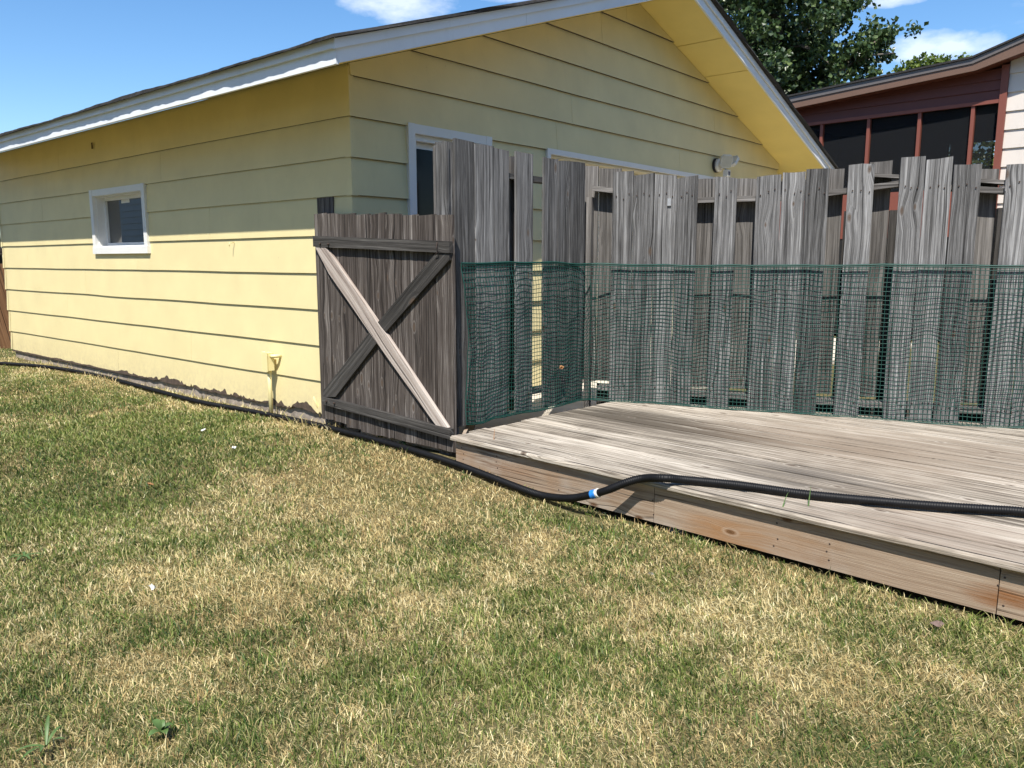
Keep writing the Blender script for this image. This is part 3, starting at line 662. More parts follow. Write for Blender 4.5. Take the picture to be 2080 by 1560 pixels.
for sa, sb in ((-.02, 1.5), (1.502, 3.2)):
    p = FB + e2*sa - n2*(BO+offb+.10); p.z = -.02; box('gap_shade_strip', p, e2*(sb-sa), -n2*.02, UP*.26, M['gate_dark'], fen)  # dark strip added so the holes below the boards read as shade
# section 1, from the gate to the corner
p1 = FA - n1*.045
def s1(x, y, off=0.): h_ = hit(x, y, p1 - n1*off, n1); return (h_-FA).dot(e1), h_.z
for (xa, xb, yt) in [(923.5,963.5,287),(964.5,1002.5,295),(1003.5,1034,304),(1049,1082.5,312),(1106.5,1134.5,323),(1135.2,1157.5,327),(1158.3,1189,331)]:
    sa, za = s1(xa, yt); sb, zb = s1(xb, yt); p = FA + e1*sa - n1*.045; p.z = DZ - .002
    board('fence_board', p, UP, (za+zb)/2+.004 - p.z, e1, sb-sa, n1, BT, M['fence'], fen, ragb=.001)
sa, za = s1(1035, 317, .11); sb, zb = s1(1060, 317, .11); p = FA + e1*sa - n1*.14; p.z = DZ; board('fence_board', p, UP, za-p.z, e1, .14, n1, BT, M['fence_back'], fen)
sa, za = s1(1000, 376, BT); sb, zb = s1(1180, 376, BT)
for zz in (1.735, .26): box('rail', FA + e1*.1 - n1*(.045+BT+.001) + UP*(zz-FA.z), e1*1.28, -n1*RW, UP*.036, M['fence'], fen)
ztop = s1(924, 288)[1]
box('end_post', FA + e1*.004 - n1*(.045+BT+.001) - UP*(FA.z+.1), e1*.089, -n1*.089, UP*(ztop+.1), M['fence'], fen)
board('fence_board', FA - n1*.047 - e1*.0 + UP*(-FA.z+.02), UP, ztop-.03, -n1, .118, -e1, BT, M['fence'], fen)
p = FA - n1*.168 + e1*.0; p.z = .02; board('fence_board', p, UP, ztop-.05, e1, .14, -n1, BT, M['fence_back'], fen)
V, Fc = [], []
for (xa, xb, yt) in front2:
    (sa, _), (sb, _) = s2(xa, yt), s2(xb, yt)
    for zz in (1.66, .255):
        for f in (.22, .55, .8):
            c_ = FB + e2*(sa+(sb-sa)*(f+random.uniform(-.06, .06))) - n2*(BO-.006); c_.z = zz+random.uniform(-.02, .02); i0 = len(V)
            for k in range(6): th = k*math.pi/3; V.append(c_ + e2*math.cos(th)*.005 + UP*math.sin(th)*.006)
            V.append(c_+n2*.002); Fc += [(i0+k, i0+(k+1) % 6, i0+6) for k in range(6)]
tag(mesh('nail_heads', V, Fc, M['rust'], fen), kind='stuff')
# clip on the fence
q = hit(1360, 411, p2, n2); cl = box('metal_clip', q - e2*.013 - UP*.024 , e2*.026, n2*.012, UP*.05, M['metal']); tag(cl, 'small square galvanised clip screwed to a grey fence board', 'clip')

# ------------------------------------------------------------------ gate
GLp, GRp = Vector((-1.285, 5.60, 0)), Vector((-.352, 4.795, 0)); eg = (GRp-GLp).normalized(); ng = Vector((eg.y, -eg.x, 0)); ng = ng if ng.y < 0 else -ng
gate = thing('garden_gate', (GLp+GRp)/2, 'dark weathered plank gate with an X brace between garage and deck', 'gate')
def gpt(x, y, off=0.): return hit(x, y, GLp + ng*off, ng)
gx = [637, 664, 690, 720, 749, 782, 813, 847, 883, 919]; gyb = [846, 856, 866, 876, 886, 897, 905, 914, 921, 925]
for k in range(9):
    A = gpt(gx[k]+.5, 434+k*.4); B = gpt(gx[k+1]-.5, 434+k*.4)
    sa, sb = (A-GLp).dot(eg), (B-GLp).dot(eg); ct = Vector((0, 0, 0))
    xb = gx[k] + (16-k*1.9); zb = gpt(xb, gyb[k]).z + random.uniform(-.008, .008)
    p = GLp + eg*sa; p.z = max(zb, .012)
    board('gate_board', p, UP, A.z-p.z, eg, sb-sa, ng, .019, M['gate'], gate, rag=.005, bow=.003)
def plate(name, pts, off, th, mat):
    P = [hit(x, y, GLp + ng*(off+th), ng) for x, y in pts]; return prism(name, P, ng, th, mat, gate)
plate('rail', [(635,479),(912,490),(912.5,514),(636,501)], .0035, .030, M['gate_dark'])
plate('rail', [(654,806),(914.5,872),(915,893),(654.5,821)], .0035, .030, M['gate_dark'])
plate('brace', [(886,513),(912.5,515),(912,528),(783.5,674),(766,656)], .0035, .022, M['gate_dark'])
plate('brace', [(755,668),(771,689),(681,806),(656,806.5),(656,794)], .0035, .022, M['gate_dark'])
plate('brace', [(640,502),(660,502),(682,532),(771,662),(784,680),(909,869),(885,863.5),(762,692),(668,556)], .0035, .027, M['gate_light'])
box('backing_rail', GLp + eg*.05 - ng*.020 + UP*.35, eg*1.12, -ng*.035, UP*.085, M['gate_dark'], gate); box('backing_rail', GLp + eg*.05 - ng*.020 + UP*1.15, eg*1.12, -ng*.035, UP*.085, M['gate_dark'], gate)
A = gpt(888, 492, .04); tube('wire_latch', [A, A-UP*.03+ng*.006, A-UP*.06+eg*.01+ng*.004, A-UP*.075-eg*.02], .003, M['rust'], gate, 6)
for (x, y) in ((651, 495), (668, 496), (664, 815), (680, 819)):
    A = gpt(x, y, .034); tube('bolt', [A, A+ng*.012], .007, M['rust'], gate, 8)
A = hit(661, 433, GLp - ng*.06, ng); zt = hit(661, 401, GLp - ng*.06, ng).z
pl = hit(645, 440, GLp - ng*.06, ng); pr = hit(677, 440, GLp - ng*.06, ng)
gpst = box('gate_post', Vector((pl.x, pl.y, -.2)), pr-pl + UP*(pl.z-pr.z), -ng*.089, UP*(zt+.2), M['gate']); tag(gpst, 'short dark timber post behind the gate beside the garage corner', 'post')

# ------------------------------------------------------------------ green plastic netting
def net():
    cell = .0262; H_ = .985; nb = int(H_/cell)
    Pth = [atz(943, 866, DZ)]; L1_ = (FB-Pth[0]).length; L2_ = 3.55
    na = int((L1_+L2_)/cell)
    a = np.arange(na+1)*cell; bb = np.arange(nb+1)/nb
    A, Bq = np.meshgrid(a, bb)                       # rows: height, columns: along
    x = np.zeros(A.shape+(3,))
    P0 = np.array(Pth[0]); E1 = np.array(e1); E2 = np.array(e2); N1 = np.array(n1); N2 = np.array(n2); B0 = np.array(FB)
    w = np.clip((A-L1_)/.10+.5, 0, 1)[..., None]      # rounded inner corner
    c1 = P0 + E1*np.minimum(A, L1_)[..., None]; c2 = B0 + E2*np.maximum(A-L1_, 0)[..., None]
    nrm = N1*(1-w)+N2*w
    base = np.where(A[..., None] < L1_, c1, c2)
    near = .018 + .055*np.clip(fbm(A*3.3, Bq*2.6, 21, 3)-.32, 0, 1) + .02*np.clip(fbm(A*9, Bq*5, 29, 2)-.4, 0, 1)
    near = near*np.clip((1-Bq)*7, .25, 1)
    inset = -.020*np.clip(1-Bq*6, 0, 1)                # the foot of the net sits a little proud of the boards
    cor = np.exp(-((A-L1_)/.09)**2)*.035
    x = base + nrm*(-.024 + near + .012*np.clip(1-Bq*5, 0, 1) + cor)[..., None]
    slack = (fbm(A*2.1+4, Bq*1.7, 33, 3)-.5)*.06*np.clip((1-Bq)*5, 0, 1)*np.clip(Bq*6, 0, 1) + (fbm(A*7, Bq*4, 44, 2)-.5)*.02*np.clip((1-Bq)*8, 0, 1)
    zt = 1.180 - .018*np.clip(A/4, 0, 1) + .006*np.sin(A*2.2) + .012*(fbm(A*2.4, A*0+4, 47, 2)-.5) - .006*np.sin(np.pi*((A/.47) % 1))
    x[..., 2] = DZ + .006 + (zt-DZ)*Bq + slack
    side = (fbm(A*2+1, Bq*3, 55, 3)-.5)*.03*np.clip((1-Bq)*5, 0, 1)
    tdir = np.where(A[..., None] < L1_, E1, E2); x += tdir*side[..., None]
    x += tdir*(np.exp(-A/.25)*np.exp(-((Bq-.45)/.3)**2)*.035)[..., None]
    V, Fc = [], []; cnt = 0
    def strand(P, nr, r):
        nonlocal cnt
        t_ = np.gradient(P, axis=0); t_ /= np.linalg.norm(t_, axis=1, keepdims=True)
        s_ = np.cross(t_, nr); s_ /= np.linalg.norm(s_, axis=1, keepdims=True); q_ = np.cross(s_, t_)
        k = len(P); ring = np.stack([P+s_*r, P+q_*r*.8, P-s_*r, P-q_*r*.8], 1).reshape(-1, 3)
        i = np.arange(k-1)[:, None]*4; f = []
        for j in range(4): f.append(np.concatenate([i+j, i+4+j, i+4+(j+1) % 4, i+(j+1) % 4], 1))
        V.append(ring); Fc.append(np.concatenate(f)+cnt); cnt += len(ring)
    for r in range(nb+1):
        strand(x[r], nrm[r], .0058 if r == nb else .0046 if r == 0 else .0023)
        if r == nb: strand(x[r]-np.array([0, 0, .011]), nrm[r], .0035)
        if r == 0: strand(x[r]+np.array([0, 0, .010]), nrm[r], .003)
    for c_ in range(0, na+1): strand(x[:, c_], nrm[:, c_], (.0021 if c_ else .004))
    V = np.concatenate(V); Fc = np.concatenate(Fc)
    me = bpy.data.meshes.new('garden_netting'); me.from_pydata(V.tolist(), [], Fc.tolist()); me.polygons.foreach_set('use_smooth', [True]*len(me.polygons))
    o = link('garden_netting', me, M['net']); tag(o, 'wavy green plastic mesh netting hung along the lower fence boards', 'netting')
net()

# ------------------------------------------------------------------ corrugated hose
hs = thing('drain_hose', atz(1110, 1008, -.06), 'black corrugated drain hose crossing the lawn and climbing onto the deck', 'hose')
HR = .0205
gpx = [(-120,733),(0,738),(100,746),(200,763),(300,789),(400,815),(470,828),(550,843),(640,862),(700,877),(780,898),(860,921),(930,944),(1000,970),(1060,993),(1105,1007)]
hp = []
for (x, y) in gpx:
    z = 0.
    for _ in range(4): q = atz(x, y, z); z = float(gz(q.x, q.y)) + HR + .006
    hp.append(atz(x, y, z))
# rising part: distance in front of the skirt shrinks as it climbs
for (x, y, off) in ((1155,1012,.075),(1200,1005,.085),(1235,995,.08),(1270,981,.055),(1305,972,.02)):
    hp.append(hit(x, y, FL + dn*off, dn))
for (x, y) in ((1350,971.5),(1400,975.5),(1500,985.5),(1640,1004.5),(1800,1020),(1900,1028),(2000,1034.5),(2080,1040),(2250,1058),(2500,1085)): hp.append(atz(x, y, DZ+HR+.004 + (.012 if x < 1400 else 0)))
sp_ = spline(hp, .0105); rad = []; path = []
def resample(P, step):
    d = np.array([list(q) for q in P]); l = np.concatenate([[0], np.cumsum(np.linalg.norm(np.diff(d, axis=0), axis=1))]); n_ = int(l[-1]/step)
    tt = np.linspace(0, l[-1], n_); return [Vector(q) for q in np.stack([np.interp(tt, l, d[:, k]) for k in range(3)], 1)]
fine = resample(sp_, .0034)
ic = min(range(len(fine)), key=lambda i: (fine[i]-hit(1208, 1003, FL+dn*.085, dn)).length)
for i, p in enumerate(fine):
    k = i % 3; r = (HR if k == 0 else HR*.985 if k == 1 else HR*.86)
    if -2 < i-ic < 26: r = HR*.93                       # plain cuff by the joint
    rad.append(r)
tube('hose_body', fine, rad, M['hose'], hs, 14)
tp = fine[ic-6:ic+4]; tr = [HR*1.05] + [HR*1.12 + random.uniform(-.0008, .0008) for _ in tp[1:-1]] + [HR*1.16]
tube('tape', tp, tr, M['tape'], hs, 16); tp = fine[ic+4:ic+9]; tube('ring_clamp', tp, [HR*1.13]*len(tp), M['plastic_white'], hs, 16)

# ------------------------------------------------------------------ neighbouring house beyond the fence
HD = 13.5; H0 = Vector((ray(1640, 257).x/ray(1640, 257).y*HD, HD, 0)); hw = Vector((.714, -.70, 0)).normalized(); hn = Vector((-.70, -.714, 0)).normalized()
nb = thing('neighbour_house', H0 + hw*2 - hn*2, 'house behind the fence with maroon screened porch, brown fascia and beige siding', 'house')
def hh(x, y, off=0.): q = hit(x, y, H0 + hn*off, hn); return (q-H0).dot(hw), q.z
def hp_(a, z, off=0.): return H0 + hw*a + hn*off + UP*z
zhead = hh(1640, 257)[1]; aR = hh(2033, 260)[0]; zsill = 2.25
def hbox(nm, a0, a1, o0, o1, z0, z1, mat, par=nb): return box(nm, hp_(a0, z0, o0), hw*(a1-a0), hn*(o1-o0), UP*(z1-z0), mat, par)
FOFF = .30
fb = [(1540,235), (1612,220), (1981.5,143), (2080,106), (2230,48)]; ft = [(1540,221.5), (1601,208), (1977,129.5), (2080,84), (2230,18)]; rt = [(1540,211), (1601,202), (1975,119.5), (2080,74), (2230,8)]
fbp = [hit(x, y, H0+hn*FOFF, hn) for x, y in fb]; ftp = [hit(x, y, H0+hn*FOFF, hn) for x, y in ft]; rtp = [hit(x, y, H0+hn*FOFF, hn) for x, y in rt]
for i, j in ((0, 2), (2, 4)):
    prism('fascia_board', [fbp[i], fbp[j], ftp[j], ftp[i]], hn, .03, M['brown_fascia'], nb)
    prism('drip_edge', [ftp[i]+hn*.015+UP*.002, ftp[j]+hn*.015+UP*.002, rtp[j]+hn*.015, rtp[i]+hn*.015], hn, .04, M['gutter'], nb)
    prism('roof', [rtp[i]+hn*.04+UP*.004, rtp[j]+hn*.04+UP*.004, rtp[j]+hn*.04+UP*.03, rtp[i]+hn*.04+UP*.03], hn, 6.5, M['shingle'], nb)
    prism('soffit', [fbp[i]+UP*.02-hn*.031, fbp[j]+UP*.02-hn*.031, fbp[j]+UP*.03-hn*.031, fbp[i]+UP*.03-hn*.031], hn, 6.2, M['maroon'], nb)
# maroon laps between window head and fascia
zz = zhead + .05; lapz = .135; roofz = lambda a: np.interp(a, [(q-H0).dot(hw) for q in fbp], [q.z for q in fbp]) + .01
aL = (fbp[0]-H0).dot(hw)
while zz < roofz(aR)+.1:
    pts = [(aL, zz), (aR-.04, zz), (aR-.04, zz+lapz+.01), (aL, zz+lapz+.01)]
    a1_, a2_ = (fbp[0]-H0).dot(hw), (fbp[2]-H0).dot(hw); k1 = (fbp[2].z-fbp[0].z)/(a2_-a1_)
    pts = clip(pts, lambda w: fbp[0].z + k1*(w[0]-a1_) + .02 - w[1])
    if len(pts) > 2: lap(pts, zz, zz+lapz, lambda a, z: hp_(a, z), hn, M['maroon'], nb, t0=.03, t1=.008)
    zz += lapz
roofz = lambda a: np.interp(a, [(q-H0).dot(hw) for q in fbp], [q.z for q in fbp]) + .01
hbox('window_head', aL, aR-.041, .0, .05, zhead, zhead+.05, M['maroon_frame']); hbox('corner_trim', aR-.04, aR+.05, -.02, .06, 1.5, roofz(aR)-.02, M['maroon_frame'])
hbox('sill_wall', aL, aR-.041, -.1, .0, 1.55, zsill, M['maroon_frame']); hbox('crawl_shade_sheet', aL, aR-.041, -.09, -.01, .0, 1.549, M['dark'])  # near-black sheet below the sill paints in the shade of the open crawl space
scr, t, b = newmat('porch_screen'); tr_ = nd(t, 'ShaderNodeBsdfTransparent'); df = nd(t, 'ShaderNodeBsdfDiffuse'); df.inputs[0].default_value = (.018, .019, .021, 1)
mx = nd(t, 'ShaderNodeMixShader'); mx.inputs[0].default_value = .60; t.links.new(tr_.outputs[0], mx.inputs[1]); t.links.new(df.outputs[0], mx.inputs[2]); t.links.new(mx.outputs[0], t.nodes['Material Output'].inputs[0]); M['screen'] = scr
mul = [hh(1585, 300)[0], hh(1668, 300)[0], hh(1763, 290)[0], hh(1866, 280)[0], hh(1973.5, 270)[0]] + [aR-.035]
for i, a in enumerate(mul[:-1]): hbox('mullion', a-.024, a+.024, -.05, .03, zsill, zhead-.001, M['maroon_frame'])
for a, b_ in zip(mul, mul[1:]): hbox('screen_pane', a+.031, b_-.031, -.02, -.018, zsill, zhead-.001, M['screen'])
# porch interior: dark back wall with low window openings, ceiling, side walls
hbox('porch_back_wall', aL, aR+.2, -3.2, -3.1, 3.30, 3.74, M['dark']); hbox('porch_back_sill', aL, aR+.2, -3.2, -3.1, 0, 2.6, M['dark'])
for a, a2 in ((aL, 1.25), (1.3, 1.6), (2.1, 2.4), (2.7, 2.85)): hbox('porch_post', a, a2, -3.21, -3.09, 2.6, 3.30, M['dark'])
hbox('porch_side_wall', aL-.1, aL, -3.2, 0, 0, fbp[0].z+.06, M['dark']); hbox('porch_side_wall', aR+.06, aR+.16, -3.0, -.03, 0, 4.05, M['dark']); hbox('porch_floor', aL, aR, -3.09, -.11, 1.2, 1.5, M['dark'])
# beige laps of the house itself
zz = 1.0; lapz = .252
while zz < 6.2:
    pts = [(aR+.051, zz), (aR+4, zz), (aR+4, zz+lapz+.01), (aR+.051, zz+lapz+.01)]
    a1_, a2_ = (fbp[2]-H0).dot(hw), (fbp[4]-H0).dot(hw); k1 = (fbp[4].z-fbp[2].z)/(a2_-a1_)
    pts = clip(pts, lambda w: fbp[2].z + k1*(w[0]-a1_) + .02 - w[1])
    if len(pts) > 2: lap(pts, zz, zz+lapz, lambda a, z: hp_(a, z), hn, M['beige'], nb, t0=.03, t1=.008)
    zz += lapz
hbox('house_wall', aR+.17, aR+4, -5, -.005, 0, 4.1, M['beige'])

# ------------------------------------------------------------------ house to the left (seen in the garage window)
vh = thing('side_house', gp(-8, 14, 0), 'grey vinyl-sided house facing the garage window across the lawn', 'house')
for k in range(26):
    z0 = .3 + k*.15; lap([(8.6, z0), (24, z0), (24, z0+.155), (8.6, z0+.155)], z0, z0+.15, lambda s, z: gp(-5.2, s, z), u, M['vinyl'], vh, t0=.022, t1=.006)
box('wall', gp(-11, 8.6, 0), v*15.4, u*5.79, UP*4.2, M['vinyl'], vh)
prism('roof', [gp(-4.6, 8.0, 4.1), gp(-4.6, 24.6, 4.1), gp(-8, 24.6, 5.6), gp(-8, 8.0, 5.6)], (UP*.91+u*.4).normalized(), .15, M['shingle'], vh)
prism('roof', [gp(-8.01, 8.0, 5.6), gp(-8.01, 24.6, 5.6), gp(-11.6, 24.6, 4.0), gp(-11.6, 8.0, 4.0)], (UP*.91-u*.4).normalized(), .15, M['shingle'], vh)

# brown fence beyond the garage's far corner
bf = thing('brown_fence', gp(.5, GD+1.6, 0), 'dark brown stained fence beyond the far corner of the garage', 'fence')
for k in range(9):
    p = gp(-.15+.155*k, GD+1.6, 0); p.z = float(gz(p.x, p.y)); board('fence_board', p, UP, 1.92+random.uniform(-.01, .01), u, .145, -v, .02, M['gate_dark'], bf)
box('rail', gp(-.15, GD+1.555, 1.28), u*1.4, v*.04, UP*.10, M['gate'], bf); box('rail', gp(-.15, GD+1.555, .35), u*1.4, v*.04, UP*.09, M['gate'], bf)
lp = thing('leaning_planks', gp(.5, GD+1.2, 0), 'reddish brown planks leaning on the dark fence past the garage corner', 'planks')
for k in range(5): board('plank', gp(.2+.15*k, GD+1.15, -.03), (UP*1.25+v*.36+u*-.12).normalized(), 1.25, u, .135, -v, .02, M['brown_fence'], lp)

# ------------------------------------------------------------------ trees
def leafmat(name, cols):
    m, t, b = newmat(name); at = nd(t, 'ShaderNodeAttribute', attribute_name='tone').outputs['Fac']
    c = ramp(t, at, cols); t.links.new(c, b.inputs['Base Color']); b.inputs['Roughness'].default_value = .38; b.inputs['Specular IOR Level'].default_value = .55
    tl = nd(t, 'ShaderNodeBsdfTranslucent'); t.links.new(c, tl.inputs[0]); mx = nd(t, 'ShaderNodeMixShader'); mx.inputs[0].default_value = .22
    t.links.new(b.outputs[0], mx.inputs[1]); t.links.new(tl.outputs[0], mx.inputs[2]); t.links.new(mx.outputs[0], t.nodes['Material Output'].inputs[0]); return m
M['leaf_dark'] = leafmat('dark_leaf', [(0, (.020, .042, .015)), (.5, (.048, .085, .026)), (1, (.12, .165, .05))])
M['leaf_light'] = leafmat('light_leaf', [(0, (.05, .085, .015)), (.5, (.11, .16, .025)), (1, (.20, .24, .045))])
M['bark'] = plain('bark', (.13, .11, .09), .9, .35, 8, 1)
def crown(name, clumps, size, mat, parent):
    """clumps: (centre, radius, leaves); leaf-sized folded rhombs"""
    P = np.concatenate([np.array(c)[None] + (lambda d, r: d/np.linalg.norm(d, axis=1, keepdims=True)*r[:, None])(RNG.normal(size=(n, 3)), rr*RNG.random(n)**.45)*np.array([1, 1, .8]) for c, rr, n in clumps])
    N = len(P); sz = size*RNG.uniform(.6, 1.25, N)[:, None]
    d = RNG.normal(size=(N, 3)); d[:, 2] -= .5; d /= np.linalg.norm(d, axis=1, keepdims=True)
    a = np.cross(d, RNG.normal(size=(N, 3))); a /= np.linalg.norm(a, axis=1, keepdims=True); nrm = np.cross(a, d)
    V = np.stack([P, P + d*sz*.5 + a*sz*.42 + nrm*sz*.1, P + d*sz, P + d*sz*.5 - a*sz*.42 + nrm*sz*.1], 1).reshape(-1, 3)
    i = np.arange(N)[:, None]*4; Fc = np.concatenate([i+[0, 1, 2], i+[0, 2, 3]])
    me = bpy.data.meshes.new(name); me.from_pydata(V.tolist(), [], Fc.tolist())
    at = me.attributes.new('tone', 'FLOAT', 'POINT'); at.data.foreach_set('value', np.repeat(np.clip(RNG.normal(.45, .25, N), 0, 1), 4).astype(np.float32))
    return link(name, me, mat, parent)
def pt(px, py, depth): r = ray(px, py); return EYE + r*(depth/r.y)
TD = 25.
tr1 = thing('big_tree', (pt(1560, 300, TD).x, TD, 0), 'tall dense dark green tree rising between the garage and the neighbour house', 'tree')
base = Vector((pt(1560, 300, TD).x, TD, 0)); top = Vector((base.x-.3, TD, 12.5))
trunk = tube('trunk', spline([base, base+Vector((.1, 0, 3)), base+Vector((-.1, .1, 6)), base+Vector((.1, 0, 9)), top], .5), [.34*(1-k/40*.85) for k in range(len(spline([base, base+Vector((.1, 0, 3)), base+Vector((-.1, .1, 6)), base+Vector((.1, 0, 9)), top], .5)))], M['bark'], tr1, 10)
cl_ = []
def limb(a, b_, r0, sag=.4):
    P = spline([a, (a*2+b_)/3 + UP*sag, (a+b_*2)/3 + UP*sag*.9, b_], .3); tube('limb', P, [r0*(1-.8*k/len(P)) for k in range(len(P))], M['bark'], tr1, 7); return P
# the long limb that reaches out to the right
lb = limb(base+UP*5.2, pt(1800, 70, TD-.5), .13, .1); lb2 = limb(pt(1690, 158, TD-.3), pt(1815, 108, TD-.8), .06, .2); lb3 = limb(base+UP*7.5, pt(1740, 12, TD), .09, .3)
for P, n_, rr in ((lb, 300, .46), (lb2, 120, .32), (lb3, 110, .42)):
    k0 = int(len(P)*(.42 if P is not lb2 else .25))
    for q in P[k0::1]: cl_.append((tuple(q + Vector(RNG.normal(size=3)*.28)), rr*RNG.uniform(.6, 1.1), n_//3))
for (x, y, r_, n_) in ((1770,60,.42,150),(1790,85,.4,140),(1745,90,.48,170),(1720,110,.5,180),(1730,140,.35,110),(1755,125,.34,90),(1800,110,.28,90),(1815,55,.25,60),(1775,140,.2,50),(1745,160,.2,45)):
    cl_.append((tuple(pt(x, y, TD-.4+RNG.normal()*.3)), r_, n_))
for k in range(350):                                            # main mass
    th, ph = RNG.uniform(0, 2*math.pi), math.acos(RNG.uniform(-1, 1)); rr = RNG.random()**.4
    c_ = np.array([base.x-.35, TD, 7.9]) + rr*np.array([2.35*math.cos(th)*math.sin(ph), 2.6*math.sin(th)*math.sin(ph), 4.6*math.cos(ph)])
    cl_.append((tuple(c_), RNG.uniform(.3, .52), 70))
for (x, y, r_) in ((1655,195,.55),(1640,160,.6),(1610,190,.6),(1580,160,.6),(1670,140,.5),(1650,60,.6),(1690,25,.5),(1705,5,.45),(1665,100,.55),(1720,-5,.4),(1625,110,.7)):
    for k in range(3): cl_.append((tuple(pt(x+RNG.normal()*9, y+RNG.normal()*8, TD+RNG.normal()*.8)), r_, 120))
for k in range(9):
    a_ = RNG.uniform(0, 6.28); limb(base+UP*RNG.uniform(3.5, 8), base + Vector((2.0*math.cos(a_), 2.0*math.sin(a_), RNG.uniform(6.5, 10.5))), .08)
crown('crown', cl_, .155, M['leaf_dark'], tr1)
def small_tree(label, base, h, cl, size, mat):
    t_ = thing('yard_tree', base, label, 'tree'); tube('trunk', [base, base+Vector((.1, .1, h*.5)), base+UP*h*.9], [.16, .12, .05], M['bark'], t_, 8); crown('crown', cl, size, mat, t_)
D2 = 24.; cl = []
for (x, y, r_, n_) in ((1845,140,.35,150),(1868,132,.35,170),(1890,135,.35,170),(1905,128,.3,140),(1920,130,.25,100),(1880,150,.6,300),(1825,150,.25,80),(1910,150,.5,250),(1955,122,.22,60),(1860,165,.6,300),(1935,150,.4,200),(1880,190,.8,400),(1920,180,.8,300)):
    cl.append((tuple(pt(x, y, D2)), r_, n_))
b_ = pt(1885, 300, D2); small_tree('yellow-green bushy tree top showing above the brown roofline', Vector((b_.x, D2, 0)), 6.2, cl, .13, M['leaf_light'])
cl = []
for k in range(260): cl.append(((hp_(RNG.uniform(-1.5, 7), RNG.uniform(1.5, 4.0), -RNG.uniform(6.5, 9.0))), .6, 60))
cl = [(tuple(c_), r_, n_) for c_, r_, n_ in cl]; q = hp_(2., 0, -8)
small_tree('green leafy shrub tree glimpsed through the dark porch screens', Vector((q.x, q.y, 0)), 4.2, cl, .15, M['leaf_light'])

# unseen trees added behind the viewer to keep sky light off the walls
yard = [(-13, -3, 7.5, 'unseen leafy tree added beside the grey vinyl house to block sky light'), (-9.5, -10, 8.5, 'unseen broad tree added at the back left of the lawn to block sky light'), (-3, -13, 8.5, 'unseen round tree added at the far end of the lawn to block sky light, left of two'), (4, -13.5, 9, 'unseen round tree added at the far end of the lawn to block sky light, right of two'),
        (10, -10, 8, 'unseen tall tree added past the open end of the deck to block sky light'), (13.5, -3, 7.5, 'unseen bushy tree added level with the open end of the deck to block sky light'), (13, 3, 6.5, 'unseen bushy tree added between the deck and the beige siding to block sky light')]
for (x_, y_, h_, lab) in yard:
    cl = []
    for k in range(120):
        th, ph = RNG.uniform(0, 2*math.pi), math.acos(RNG.uniform(-1, 1)); rr = RNG.random()**.4
        cl.append(((x_ + 3.4*rr*math.cos(th)*math.sin(ph), y_ + 3.4*rr*math.sin(th)*math.sin(ph), h_*.53 + h_*.45*rr*math.cos(ph)), .7, 34))
    small_tree(lab, Vector((x_, y_, float(gz(x_, y_)))), h_*.8, cl, .34, M['leaf_dark'])

